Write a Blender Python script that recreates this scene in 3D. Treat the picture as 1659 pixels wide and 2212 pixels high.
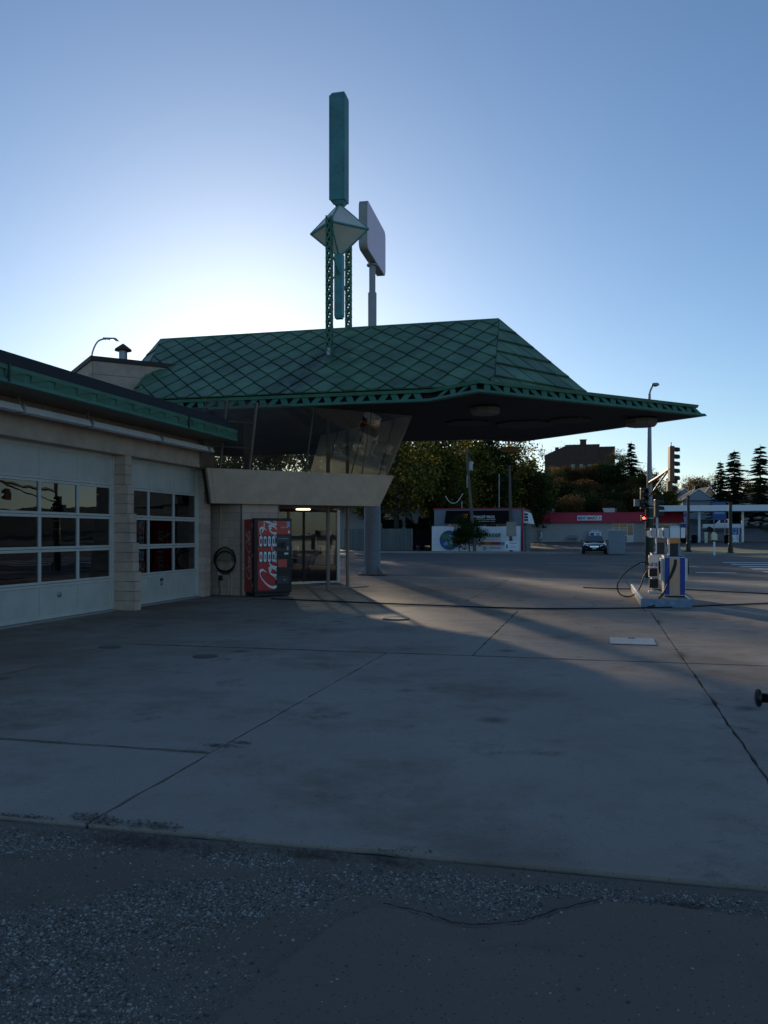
import bpy, bmesh, math, random
from mathutils import Vector, Matrix
from math import radians as R, sin, cos, pi

S = bpy.context.scene
for o in list(bpy.data.objects):
    bpy.data.objects.remove(o)

# ------------------------------------------------------------------ camera
cam = bpy.data.cameras.new("camera")
cam.sensor_fit = 'VERTICAL'; cam.sensor_height = 36.0; cam.sensor_width = 27.0
cam.lens = 36.0 * 1840 / 2212
cam.shift_y = 46 / 2212
cam.clip_start = 0.1; cam.clip_end = 3000
camo = bpy.data.objects.new("camera", cam)
camo.location = (0, 0, 1.6); camo.rotation_euler = (R(90), 0, 0)
S.collection.objects.link(camo); S.camera = camo
S.render.resolution_x = 768; S.render.resolution_y = 1024

# ------------------------------------------------------------------ sky and sun
SUN_AZ, SUN_EL = -9.3, 12.4          # degrees, azimuth from +Y towards +X
w = bpy.data.worlds.new("World"); S.world = w; w.use_nodes = True
nt = w.node_tree; nt.nodes.clear()
sky = nt.nodes.new('ShaderNodeTexSky'); sky.sky_type = 'NISHITA'; sky.sun_disc = False
sky.sun_elevation = R(SUN_EL); sky.sun_rotation = R(SUN_AZ)
sky.altitude = 350; sky.air_density = 0.97; sky.dust_density = 0.38; sky.ozone_density = 3.5
bg = nt.nodes.new('ShaderNodeBackground'); bg.inputs[1].default_value = 0.086
wo = nt.nodes.new('ShaderNodeOutputWorld')
nt.links.new(sky.outputs[0], bg.inputs[0]); nt.links.new(bg.outputs[0], wo.inputs[0])
sl = bpy.data.lights.new("sun", 'SUN'); sl.energy = 2.0; sl.angle = R(1.0); sl.color = (1.0, 0.80, 0.56)
so = bpy.data.objects.new("sun", sl); S.collection.objects.link(so)
sd = Vector((sin(R(SUN_AZ)) * cos(R(SUN_EL)), cos(R(SUN_AZ)) * cos(R(SUN_EL)), sin(R(SUN_EL))))
so.rotation_euler = sd.to_track_quat('Z', 'Y').to_euler()
vs = S.view_settings
vs.view_transform = 'Standard'; vs.look = 'None'; vs.exposure = 0.62; vs.gamma = 1.0
vs.use_curve_mapping = False

# ------------------------------------------------------------------ site frame: a runs along the roof ridge, p away from the viewer
TH = R(14.0); E1 = (cos(TH), -sin(TH)); E2 = (sin(TH), cos(TH)); BX, BY = 8.95, 23.6
def W(a, p, z=0.0): return Vector((BX + a * E1[0] + p * E2[0], BY + a * E1[1] + p * E2[1], z))
def L(X, Y):
    x = X - BX; y = Y - BY
    return (x * E1[0] + y * E1[1], x * E2[0] + y * E2[1])
SITE = Matrix.Translation((BX, BY, 0)) @ Matrix.Rotation(-TH, 4, 'Z')
def sm(a, b, x):
    t = max(0.0, min(1.0, (x - a) / (b - a))); return t * t * (3 - 2 * t)
def hgt(a, p):
    h = sm(50, 84, p) * 0.55
    h += max(0.0, min(p, 190) - 92) * 0.085
    h += sm(97, 150, p) * 8.0 * sm(14, -6, a)
    h += sm(8, -12, a) * 0.0
    return h
def LZ(a, p, z=0.0): return W(a, p, hgt(a, p) + z)

col = S.collection
# ------------------------------------------------------------------ mesh builder
class MB:
    def __init__(s): s.v = []; s.f = []; s.m = []; s.mi = 0
    def add(s, vs, fs):
        n = len(s.v); s.v += [tuple(q) for q in vs]
        for q in fs: s.f.append(tuple(i + n for i in q)); s.m.append(s.mi)
        return s
    def box(s, x0, x1, y0, y1, z0, z1):
        return s.hexa([(x0, y0), (x1, y0), (x1, y1), (x0, y1)], z0, [(x0, y0), (x1, y0), (x1, y1), (x0, y1)], z1)
    def hexa(s, b, z0, t, z1):
        n = len(b)
        vs = [(q[0], q[1], z0) for q in b] + [(q[0], q[1], z1) for q in t]
        fs = [tuple(range(n - 1, -1, -1)), tuple(range(n, 2 * n))]
        for i in range(n):
            j = (i + 1) % n; fs.append((i, j, n + j, n + i))
        return s.add(vs, fs)
    def prism(s, poly, z0, z1): return s.hexa(poly, z0, poly, z1)
    def loft(s, A, Bq):           # two closed 3-D loops of equal length
        n = len(A); fs = [tuple(range(n - 1, -1, -1)), tuple(range(n, 2 * n))]
        for i in range(n):
            j = (i + 1) % n; fs.append((i, j, n + j, n + i))
        return s.add(list(A) + list(Bq), fs)
    def poly(s, pts): return s.add(pts, [tuple(range(len(pts)))])
    def slab3(s, pts, n, t):      # polygon extruded along vector n by t
        n = Vector(n); q = [Vector(c) for c in pts]
        return s.loft(q, [c + n * t for c in q])
    def tube(s, pts, r, n=8, caps=True):
        pts = [Vector(c) for c in pts]; N = len(pts)
        rs = r if isinstance(r, (list, tuple)) else [r] * N
        prev = None; rings = []
        for i in range(N):
            d = (pts[min(i + 1, N - 1)] - pts[max(i - 1, 0)])
            if d.length < 1e-9: d = Vector((0, 0, 1))
            d.normalize()
            if prev is None:
                x = d.orthogonal().normalized()
            else:
                x = prev - d * prev.dot(d)
                x = x.normalized() if x.length > 1e-6 else d.orthogonal().normalized()
            prev = x; y = d.cross(x)
            rings.append([pts[i] + (x * cos(2 * pi * k / n) + y * sin(2 * pi * k / n)) * rs[i] for k in range(n)])
        vs = [q for g in rings for q in g]; fs = []
        for i in range(N - 1):
            for k in range(n):
                j = (k + 1) % n
                fs.append((i * n + k, i * n + j, (i + 1) * n + j, (i + 1) * n + k))
        if caps:
            fs.append(tuple(range(n - 1, -1, -1))); fs.append(tuple((N - 1) * n + k for k in range(n)))
        return s.add(vs, fs)
    def lathe(s, prof, n=16, c=(0, 0, 0), start=0.0):
        vs = []; fs = []
        for r, z in prof:
            for k in range(n):
                t = start + 2 * pi * k / n; vs.append((c[0] + r * cos(t), c[1] + r * sin(t), c[2] + z))
        for i in range(len(prof) - 1):
            for k in range(n):
                j = (k + 1) % n; fs.append((i * n + k, i * n + j, (i + 1) * n + j, (i + 1) * n + k))
        fs.append(tuple(range(n - 1, -1, -1))); fs.append(tuple((len(prof) - 1) * n + k for k in range(n)))
        return s.add(vs, fs)
    def xf(s, M):
        s.v = [tuple(M @ Vector(q)) for q in s.v]; return s
    def mesh(s, name, mat):
        me = bpy.data.meshes.new(name); me.from_pydata(s.v, [], s.f)
        for m in (mat if isinstance(mat, (list, tuple)) else [mat]): me.materials.append(m)
        if any(s.m): me.polygons.foreach_set('material_index', s.m)
        me.update(); return me
    def obj(s, name, mat, parent=None, smooth=False, bevel=0.0, fix=False):
        me = s.mesh(name, mat)
        if fix:
            bm = bmesh.new(); bm.from_mesh(me); bmesh.ops.recalc_face_normals(bm, faces=bm.faces); bm.to_mesh(me); bm.free()
        if smooth: me.polygons.foreach_set('use_smooth', [True] * len(me.polygons))
        o = bpy.data.objects.new(name, me); col.objects.link(o)
        if parent: o.parent = parent
        if bevel:
            b = o.modifiers.new('bevel', 'BEVEL'); b.width = bevel; b.segments = 2; b.limit_method = 'ANGLE'
        return o

def tag(o, label, cat, group=None):
    o['label'] = label; o['category'] = cat
    if group: o['group'] = group
    return o
def struct(o, label=None):
    o['kind'] = 'structure'
    if label: o['label'] = label
    return o
def empty(name, loc, rz=0.0, label=None, cat=None, group=None):
    o = bpy.data.objects.new(name, None); col.objects.link(o)
    o.location = loc; o.rotation_euler = (0, 0, rz); o.empty_display_size = 0.2
    if label: tag(o, label, cat, group)
    return o
def child(name, me, parent, loc=(0, 0, 0), rot=(0, 0, 0), scale=(1, 1, 1)):
    o = bpy.data.objects.new(name, me); col.objects.link(o); o.parent = parent
    o.location = loc; o.rotation_euler = rot; o.scale = scale; return o
def copy_tree(o, parent=None):
    c = o.copy(); col.objects.link(c); c.parent = parent
    for ch in list(o.children): copy_tree(ch, c)
    return c
def copy_thing(o, loc, rz, label, group=None, scale=None):
    c = copy_tree(o); c.location = loc; c.rotation_euler = (0, 0, rz); c['label'] = label
    if group: c['group'] = group
    if scale: c.scale = scale if isinstance(scale, (tuple, list)) else (scale,) * 3
    return c

def cr(pts, n=8, closed=False):          # Catmull-Rom
    P = [Vector(q) for q in pts]; out = []; N = len(P)
    rng = N if closed else N - 1
    for i in range(rng):
        if closed: a, b, c, d = P[(i - 1) % N], P[i], P[(i + 1) % N], P[(i + 2) % N]
        else: a, b, c, d = P[max(i - 1, 0)], P[i], P[i + 1], P[min(i + 2, N - 1)]
        for k in range(n):
            t = k / n
            out.append(0.5 * ((2 * b) + (c - a) * t + (2 * a - 5 * b + 4 * c - d) * t * t + (3 * b - a - 3 * c + d) * t ** 3))
    if not closed: out.append(P[-1])
    return out

def text_obj(name, s, size, mat, parent, org, xd, yd, depth=0.004, shear=0.0, bold=0.0, width=None, align='LEFT'):
    cu = bpy.data.curves.new(name, 'FONT'); cu.body = s; cu.size = size; cu.extrude = depth; cu.shear = shear
    cu.offset = bold; cu.align_x = align; cu.resolution_u = 3
    tmp = bpy.data.objects.new(name, cu); col.objects.link(tmp)
    dg = bpy.context.evaluated_depsgraph_get(); dg.update()
    me = bpy.data.meshes.new_from_object(tmp.evaluated_get(dg))
    bpy.data.objects.remove(tmp); bpy.data.curves.remove(cu)
    xs = [v.co.x for v in me.vertices]; k = 1.0
    if width and max(xs) > min(xs): k = width / (max(xs) - min(xs))
    xd = Vector(xd).normalized(); yd = Vector(yd).normalized(); zd = xd.cross(yd); org = Vector(org)
    for v in me.vertices:
        c = v.co.copy(); v.co = org + xd * (c.x * k) + yd * c.y + zd * c.z
    me.materials.clear(); me.materials.append(mat); me.name = name
    o = bpy.data.objects.new(name, me); col.objects.link(o); o.parent = parent
    return o

# ------------------------------------------------------------------ materials
MAT = {}
def mat(name, c, rough=0.6, metal=0.0, var=0.18, scale=3.0, bump=0.0, bscale=60.0, c2=None, dirt=0.0, dscale=1.2, spec=0.5, coat=0.0, stretch=None):
    m = bpy.data.materials.new(name); m.use_nodes = True; t = m.node_tree; N = t.nodes; K = t.links
    bs = N['Principled BSDF']; bs.inputs['Roughness'].default_value = rough; bs.inputs['Metallic'].default_value = metal
    bs.inputs['Specular IOR Level'].default_value = spec
    if coat: bs.inputs['Coat Weight'].default_value = coat; bs.inputs['Coat Roughness'].default_value = 0.08
    tc = N.new('ShaderNodeTexCoord'); src = tc.outputs['Object']
    if stretch:
        mp = N.new('ShaderNodeMapping'); mp.inputs['Scale'].default_value = stretch; K.new(src, mp.inputs[0]); src = mp.outputs[0]
    oi = N.new('ShaderNodeObjectInfo')
    nz = N.new('ShaderNodeTexNoise'); nz.inputs['Scale'].default_value = scale; nz.inputs['Detail'].default_value = 6; nz.inputs['Roughness'].default_value = 0.62
    K.new(src, nz.inputs['Vector'])
    cr_ = N.new('ShaderNodeValToRGB'); e = cr_.color_ramp.elements; e[0].position = 0.3; e[1].position = 0.72
    lo = tuple(x * (1 - var) for x in c); hi = tuple(min(1, x * (1 + var)) for x in (c2 or c))
    e[0].color = lo + (1,); e[1].color = hi + (1,)
    K.new(nz.outputs['Fac'], cr_.inputs['Fac']); out = cr_.outputs['Color']
    hv = N.new('ShaderNodeHueSaturation'); mr = N.new('ShaderNodeMapRange'); mr.inputs['To Min'].default_value = 1 - var * 0.6; mr.inputs['To Max'].default_value = 1 + var * 0.6
    K.new(oi.outputs['Random'], mr.inputs['Value']); K.new(mr.outputs[0], hv.inputs['Value']); K.new(out, hv.inputs['Color']); out = hv.outputs['Color']
    if dirt:
        n2 = N.new('ShaderNodeTexNoise'); n2.inputs['Scale'].default_value = dscale; n2.inputs['Detail'].default_value = 8; n2.inputs['Roughness'].default_value = 0.7; K.new(tc.outputs['Object'], n2.inputs['Vector'])
        r2 = N.new('ShaderNodeMapRange'); r2.inputs['From Min'].default_value = 0.48; r2.inputs['From Max'].default_value = 0.75; r2.inputs['To Max'].default_value = dirt
        K.new(n2.outputs['Fac'], r2.inputs['Value'])
        mx = N.new('ShaderNodeMix'); mx.data_type = 'RGBA'; mx.inputs['B'].default_value = tuple(x * 0.3 for x in c) + (1,)
        K.new(r2.outputs[0], mx.inputs['Factor']); K.new(out, mx.inputs['A']); out = mx.outputs['Result']
    K.new(out, bs.inputs['Base Color'])
    rr = N.new('ShaderNodeMapRange'); rr.inputs['To Min'].default_value = max(0.02, rough - 0.12); rr.inputs['To Max'].default_value = min(1, rough + 0.12)
    K.new(nz.outputs['Fac'], rr.inputs['Value']); K.new(rr.outputs[0], bs.inputs['Roughness'])
    if bump:
        nb = N.new('ShaderNodeTexNoise'); nb.inputs['Scale'].default_value = bscale; nb.inputs['Detail'].default_value = 4; K.new(tc.outputs['Object'], nb.inputs['Vector'])
        bp = N.new('ShaderNodeBump'); bp.inputs['Strength'].default_value = bump; bp.inputs['Distance'].default_value = 0.01
        K.new(nb.outputs['Fac'], bp.inputs['Height']); K.new(bp.outputs[0], bs.inputs['Normal'])
    MAT[name] = m; return m

def emat(name, c, strength):
    m = bpy.data.materials.new(name); m.use_nodes = True
    bs = m.node_tree.nodes['Principled BSDF']; bs.inputs['Base Color'].default_value = c + (1,)
    bs.inputs['Emission Color'].default_value = c + (1,); bs.inputs['Emission Strength'].default_value = strength
    MAT[name] = m; return m

def glass(name, tint=(0.55, 0.6, 0.6), refl=1.0, rough=0.0, dust=0.0):
    m = bpy.data.materials.new(name); m.use_nodes = True; t = m.node_tree; N = t.nodes; K = t.links; N.clear()
    tr = N.new('ShaderNodeBsdfTransparent'); tr.inputs[0].default_value = tint + (1,)
    gl = N.new('ShaderNodeBsdfGlossy'); gl.inputs['Roughness'].default_value = rough; gl.inputs['Color'].default_value = (0.95, 0.97, 1, 1)
    fr = N.new('ShaderNodeFresnel'); fr.inputs['IOR'].default_value = 1.5
    ml = N.new('ShaderNodeMath'); ml.operation = 'MULTIPLY'; ml.inputs[1].default_value = 1.9 * refl; ml.use_clamp = True; K.new(fr.outputs[0], ml.inputs[0])
    tc = N.new('ShaderNodeTexCoord'); nz = N.new('ShaderNodeTexNoise'); nz.inputs['Scale'].default_value = 1.5; K.new(tc.outputs['Object'], nz.inputs['Vector'])
    bp = N.new('ShaderNodeBump'); bp.inputs['Strength'].default_value = 0.03; bp.inputs['Distance'].default_value = 0.05; K.new(nz.outputs['Fac'], bp.inputs['Height']); K.new(bp.outputs[0], gl.inputs['Normal'])
    mx = N.new('ShaderNodeMixShader'); K.new(ml.outputs[0], mx.inputs[0]); K.new(tr.outputs[0], mx.inputs[1]); K.new(gl.outputs[0], mx.inputs[2])
    res = mx.outputs[0]
    if dust:                                # film of dust that scatters the low sun
        n2 = N.new('ShaderNodeTexNoise'); n2.inputs['Scale'].default_value = 1.1; n2.inputs['Detail'].default_value = 7; K.new(tc.outputs['Object'], n2.inputs['Vector'])
        r2 = N.new('ShaderNodeMapRange'); r2.inputs['To Min'].default_value = dust * 0.4; r2.inputs['To Max'].default_value = dust * 1.5; K.new(n2.outputs['Fac'], r2.inputs['Value'])
        tl = N.new('ShaderNodeBsdfTranslucent'); tl.inputs[0].default_value = (0.85, 0.83, 0.78, 1)
        m2 = N.new('ShaderNodeMixShader'); K.new(r2.outputs[0], m2.inputs[0]); K.new(res, m2.inputs[1]); K.new(tl.outputs[0], m2.inputs[2]); res = m2.outputs[0]
    o = N.new('ShaderNodeOutputMaterial'); K.new(res, o.inputs[0])
    MAT[name] = m; return m

def leafmat(name, c1, c2, trans=0.5, mid=None):
    m = bpy.data.materials.new(name); m.use_nodes = True; t = m.node_tree; N = t.nodes; K = t.links; N.clear()
    ge = N.new('ShaderNodeNewGeometry'); r = N.new('ShaderNodeValToRGB')
    r.color_ramp.elements[0].color = c1 + (1,); r.color_ramp.elements[1].color = c2 + (1,)
    if mid: e_ = r.color_ramp.elements.new(0.62); e_.color = mid + (1,)
    K.new(ge.outputs['Random Per Island'], r.inputs['Fac'])
    oi = N.new('ShaderNodeObjectInfo'); hv = N.new('ShaderNodeHueSaturation'); mr = N.new('ShaderNodeMapRange'); mr.inputs['To Min'].default_value = 0.75; mr.inputs['To Max'].default_value = 1.2
    K.new(oi.outputs['Random'], mr.inputs['Value']); K.new(mr.outputs[0], hv.inputs['Value']); K.new(r.outputs[0], hv.inputs['Color'])
    d = N.new('ShaderNodeBsdfDiffuse'); tl = N.new('ShaderNodeBsdfTranslucent')
    K.new(hv.outputs[0], d.inputs[0]); K.new(hv.outputs[0], tl.inputs[0])
    mx = N.new('ShaderNodeMixShader'); mx.inputs[0].default_value = trans; K.new(d.outputs[0], mx.inputs[1]); K.new(tl.outputs[0], mx.inputs[2])
    o = N.new('ShaderNodeOutputMaterial'); K.new(mx.outputs[0], o.inputs[0])
    MAT[name] = m; return m

def groundmat(name, base, light, dark, kind):
    m = bpy.data.materials.new(name); m.use_nodes = True; t = m.node_tree; N = t.nodes; K = t.links
    bs = N['Principled BSDF']; bs.inputs['Roughness'].default_value = 0.9; bs.inputs['Specular IOR Level'].default_value = 0.3
    tc = N.new('ShaderNodeTexCoord'); v = tc.outputs['Object']
    def noise(sc, det=6, ro=0.6):
        n = N.new('ShaderNodeTexNoise'); n.inputs['Scale'].default_value = sc; n.inputs['Detail'].default_value = det; n.inputs['Roughness'].default_value = ro; K.new(v, n.inputs['Vector']); return n.outputs['Fac']
    def rng(x, a, b, lo=0.0, hi=1.0):
        q = N.new('ShaderNodeMapRange'); q.inputs['From Min'].default_value = a; q.inputs['From Max'].default_value = b; q.inputs['To Min'].default_value = lo; q.inputs['To Max'].default_value = hi; K.new(x, q.inputs['Value']); return q.outputs[0]
    def mix(f, A, Bc):
        q = N.new('ShaderNodeMix'); q.data_type = 'RGBA'
        K.new(f, q.inputs['Factor'])
        for s_, x in (('A', A), ('B', Bc)):
            if isinstance(x, tuple): q.inputs[s_].default_value = x + (1,)
            else: K.new(x, q.inputs[s_])
        return q.outputs['Result']
    c = mix(rng(noise(0.45, 8, 0.65), 0.35, 0.7), base, light)
    c = mix(rng(noise(1.7, 8, 0.7), 0.55, 0.78, 0, 0.7), c, dark)
    c = mix(rng(noise(160, 2, 0.5), 0.55, 0.75, 0, 0.5), c, dark)
    if kind == 'slab':
        c = mix(rng(noise(0.33, 9, 0.72), 0.48, 0.64, 0, 0.75), c, (dark[0] * 0.95, dark[1] * 0.86, dark[2] * 0.76))
        spx = N.new('ShaderNodeSeparateXYZ'); K.new(v, spx.inputs[0])     # grime from the garage bays, plus eave shade darkened into the slab colour
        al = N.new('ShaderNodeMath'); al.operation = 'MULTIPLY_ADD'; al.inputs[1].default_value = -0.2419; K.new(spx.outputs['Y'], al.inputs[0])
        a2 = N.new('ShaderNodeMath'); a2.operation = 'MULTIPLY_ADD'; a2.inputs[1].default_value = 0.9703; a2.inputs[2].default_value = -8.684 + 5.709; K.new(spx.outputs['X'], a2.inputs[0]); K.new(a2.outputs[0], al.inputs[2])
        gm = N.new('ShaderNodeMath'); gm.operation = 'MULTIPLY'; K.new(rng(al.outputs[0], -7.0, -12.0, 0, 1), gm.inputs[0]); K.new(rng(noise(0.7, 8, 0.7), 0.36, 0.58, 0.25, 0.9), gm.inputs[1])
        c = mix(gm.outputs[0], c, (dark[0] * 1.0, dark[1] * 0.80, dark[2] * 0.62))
        c = mix(rng(noise(0.9, 10, 0.75), 0.56, 0.68, 0, 0.8), c, tuple(x * 0.62 for x in dark))
        c = mix(rng(noise(3.1, 8, 0.7), 0.62, 0.74, 0, 0.5), c, light)
        c = mix(rng(noise(11, 6, 0.7), 0.60, 0.72, 0, 0.45), c, dark)
        v3 = N.new('ShaderNodeTexVoronoi'); v3.inputs['Scale'].default_value = 0.8; K.new(v, v3.inputs['Vector'])
        c = mix(rng(v3.outputs['Distance'], 0.14, 0.03, 0, 0.8), c, tuple(x * 0.5 for x in dark))
    vo = N.new('ShaderNodeTexVoronoi'); vo.inputs['Scale'].default_value = 34; K.new(v, vo.inputs['Vector'])
    c = mix(rng(vo.outputs['Distance'], 0.17, 0.08, 0, 0.85), c, tuple(x * 0.35 for x in dark))
    hgt_in = noise(220, 3)
    if kind == 'aggregate':
        v2 = N.new('ShaderNodeTexVoronoi'); v2.inputs['Scale'].default_value = 95; v2.inputs['Randomness'].default_value = 1.0; K.new(v, v2.inputs['Vector'])
        sepc = N.new('ShaderNodeSeparateColor'); K.new(v2.outputs['Color'], sepc.inputs[0])
        f = N.new('ShaderNodeMath'); f.operation = 'MULTIPLY'; K.new(rng(v2.outputs['Distance'], 0.5, 0.3), f.inputs[0]); K.new(rng(sepc.outputs[0], 0.45, 0.95), f.inputs[1])
        f2 = N.new('ShaderNodeMath'); f2.operation = 'MULTIPLY'; K.new(f.outputs[0], f2.inputs[0]); K.new(rng(noise(1.3, 7, 0.65), 0.44, 0.6, 0.04, 0.85), f2.inputs[1])
        c = mix(f2.outputs[0], c, (0.30, 0.285, 0.26))
        hgt_in = v2.outputs['Distance']
    K.new(c, bs.inputs['Base Color'])
    bp = N.new('ShaderNodeBump'); bp.inputs['Strength'].default_value = 0.5 if kind == 'aggregate' else 0.25; bp.inputs['Distance'].default_value = 0.006
    K.new(hgt_in, bp.inputs['Height']); K.new(bp.outputs[0], bs.inputs['Normal'])
    MAT[name] = m; return m

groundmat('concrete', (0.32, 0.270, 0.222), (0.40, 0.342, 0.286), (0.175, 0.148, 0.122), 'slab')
groundmat('asphalt', (0.150, 0.120, 0.094), (0.185, 0.148, 0.117), (0.09, 0.073, 0.058), 'aggregate')
groundmat('patch_asphalt', (0.165, 0.131, 0.102), (0.20, 0.16, 0.126), (0.10, 0.08, 0.062), 'plain')
groundmat('road_asphalt', (0.105, 0.095, 0.085), (0.14, 0.128, 0.115), (0.06, 0.055, 0.05), 'plain')
groundmat('earth', (0.045, 0.055, 0.025), (0.065, 0.075, 0.03), (0.03, 0.03, 0.02), 'plain')
groundmat('kerb_concrete', (0.28, 0.265, 0.24), (0.36, 0.34, 0.31), (0.15, 0.145, 0.13), 'plain')
mat('lawn_green', (0.05, 0.11, 0.022), 0.95, var=0.35, scale=2, c2=(0.08, 0.14, 0.03))
mat('copper_green', (0.074, 0.168, 0.088), 0.55, var=0.3, scale=1.6, c2=(0.10, 0.205, 0.112), dirt=0.8, dscale=0.55, bump=0.12, bscale=25)
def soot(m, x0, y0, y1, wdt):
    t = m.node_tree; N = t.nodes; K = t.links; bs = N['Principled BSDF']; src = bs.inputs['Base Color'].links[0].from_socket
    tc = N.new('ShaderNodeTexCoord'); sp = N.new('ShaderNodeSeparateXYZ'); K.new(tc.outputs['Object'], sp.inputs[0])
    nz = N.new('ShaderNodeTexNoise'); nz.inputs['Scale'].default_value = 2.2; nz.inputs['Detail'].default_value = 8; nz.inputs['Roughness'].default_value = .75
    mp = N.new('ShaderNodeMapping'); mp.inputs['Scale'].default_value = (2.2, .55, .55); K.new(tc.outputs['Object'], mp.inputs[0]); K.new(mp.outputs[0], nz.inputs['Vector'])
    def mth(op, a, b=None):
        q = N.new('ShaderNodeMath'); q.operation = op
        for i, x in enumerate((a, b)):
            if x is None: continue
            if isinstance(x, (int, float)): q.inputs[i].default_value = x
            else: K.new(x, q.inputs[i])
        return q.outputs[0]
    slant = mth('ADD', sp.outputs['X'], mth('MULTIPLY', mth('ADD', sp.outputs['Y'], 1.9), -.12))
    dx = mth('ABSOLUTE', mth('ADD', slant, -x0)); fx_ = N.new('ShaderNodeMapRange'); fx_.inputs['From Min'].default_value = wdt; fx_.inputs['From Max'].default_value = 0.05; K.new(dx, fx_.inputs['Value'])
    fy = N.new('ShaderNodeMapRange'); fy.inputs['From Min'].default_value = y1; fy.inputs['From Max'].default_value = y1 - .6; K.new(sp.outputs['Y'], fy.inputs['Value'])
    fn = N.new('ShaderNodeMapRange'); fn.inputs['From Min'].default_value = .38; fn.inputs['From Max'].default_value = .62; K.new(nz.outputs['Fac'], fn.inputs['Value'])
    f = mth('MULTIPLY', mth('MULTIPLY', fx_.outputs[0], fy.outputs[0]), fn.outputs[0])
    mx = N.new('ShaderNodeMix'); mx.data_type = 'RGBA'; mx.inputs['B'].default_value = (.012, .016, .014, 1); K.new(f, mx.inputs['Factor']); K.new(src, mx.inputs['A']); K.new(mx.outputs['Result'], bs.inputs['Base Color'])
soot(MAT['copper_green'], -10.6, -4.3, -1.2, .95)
mat('trim_green', (0.055, 0.172, 0.108), 0.55, var=0.2, scale=2, dirt=0.35, dscale=1.5)
mat('pylon_teal', (0.085, 0.29, 0.30), 0.55, var=0.22, scale=1.5, dirt=0.55, dscale=2.4, bump=0.1, bscale=12)
mat('dark_recess', (0.012, 0.014, 0.014), 0.9)
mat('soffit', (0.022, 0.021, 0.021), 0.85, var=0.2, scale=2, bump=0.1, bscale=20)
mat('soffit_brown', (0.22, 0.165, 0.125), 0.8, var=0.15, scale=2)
mat('beige_block', (0.55, 0.42, 0.33), 0.85, var=0.14, scale=4, bump=0.5, bscale=70, dirt=0.3)
mat('stucco', (0.62, 0.47, 0.35), 0.9, var=0.12, scale=3, bump=0.6, bscale=120, dirt=0.3, dscale=0.9)
mat('mortar', (0.28, 0.23, 0.18), 0.95)
mat('door_white', (0.53, 0.53, 0.475), 0.5, var=0.08, scale=3, dirt=0.22, dscale=1.6)
mat('door_frame', (0.57, 0.56, 0.51), 0.45, var=0.08, dirt=0.2)
mat('lamp_white', (0.84, 0.86, 0.88), 0.4, var=0.06, dirt=0.2)
mat('roof_black', (0.020, 0.019, 0.020), 0.9, var=0.25, bump=0.3)
mat('coping_brown', (0.045, 0.030, 0.028), 0.7, var=0.2)
mat('galvanised', (0.33, 0.35, 0.37), 0.42, 0.7, var=0.15, scale=6)
mat('rust_cap', (0.06, 0.035, 0.03), 0.7)
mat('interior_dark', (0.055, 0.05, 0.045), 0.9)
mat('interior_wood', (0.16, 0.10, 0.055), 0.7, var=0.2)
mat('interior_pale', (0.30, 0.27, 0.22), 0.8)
mat('white_frame', (0.70, 0.71, 0.70), 0.4, var=0.06)
mat('post_tan', (0.24, 0.19, 0.145), 0.7, var=0.12)
mat('pole_blue', (0.19, 0.235, 0.29), 0.55, var=0.1, scale=8, dirt=0.3, bump=0.2)
mat('pole_grey', (0.33, 0.34, 0.37), 0.5, var=0.08)
mat('sign_face', (0.72, 0.45, 0.53), 0.35, var=0.05)
mat('sign_edge', (0.34, 0.34, 0.34), 0.5, var=0.1, dirt=0.4)
mat('frosted', (0.66, 0.62, 0.54), 0.4, var=0.1, scale=2, dirt=0.15)
mat('vend_red', (0.46, 0.012, 0.020), 0.32, var=0.06, coat=0.3)
mat('vend_black', (0.009, 0.009, 0.010), 0.5, var=0.1)
mat('vend_grey', (0.05, 0.055, 0.06), 0.5)
mat('print_white', (0.75, 0.74, 0.72), 0.5, var=0.05)
mat('print_grey', (0.32, 0.34, 0.34), 0.5)
mat('print_red', (0.60, 0.10, 0.08), 0.6, var=0.1)
mat('rubber', (0.012, 0.012, 0.013), 0.6, var=0.2)
mat('rubber_matte', (0.016, 0.016, 0.017), 0.85)
mat('pump_blue', (0.006, 0.040, 0.30), 0.45, var=0.08, coat=0.3)
mat('pump_steel', (0.58, 0.38, 0.25), 0.35, 0.25, var=0.12, scale=5, stretch=(1, 1, 0.1))
mat('pump_white', (0.74, 0.73, 0.70), 0.45, var=0.06, dirt=0.2)
mat('pump_orange', (0.72, 0.27, 0.07), 0.5, var=0.06)
mat('pump_screen', (0.015, 0.018, 0.022), 0.12)
mat('island_blue', (0.20, 0.27, 0.36), 0.8, var=0.3, scale=5, dirt=0.6, dscale=6, bump=0.4)
mat('iron', (0.10, 0.10, 0.10), 0.6, 0.6, var=0.25, bump=0.3)
mat('plate_white', (0.42, 0.43, 0.44), 0.6, var=0.15, dirt=0.3, dscale=4)
mat('road_paint', (0.62, 0.62, 0.60), 0.8, var=0.2, scale=4, dirt=0.65, dscale=2.5)
mat('paint_black', (0.010, 0.010, 0.011), 0.35)
mat('signal_tan', (0.16, 0.075, 0.028), 0.5, var=0.1)
mat('signal_black', (0.014, 0.015, 0.016), 0.5)
emat('signal_red', (1.0, 0.06, 0.03), 5.0)
mat('lens_dark', (0.02, 0.03, 0.02), 0.2)
emat('lamp_glow', (1.0, 0.70, 0.30), 9.0)
emat('ring_glow', (1.0, 0.93, 0.72), 1.6)
emat('tiny_bulb', (1.0, 0.95, 0.9), 3.0)
mat('post_green', (0.008, 0.020, 0.016), 0.5)
mat('shop_grey', (0.20, 0.235, 0.28), 0.75, var=0.1, dirt=0.25)
mat('shop_black', (0.008, 0.008, 0.011), 0.85, spec=0.12)
mat('shop_red', (0.42, 0.02, 0.05), 0.5, var=0.08)
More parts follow.
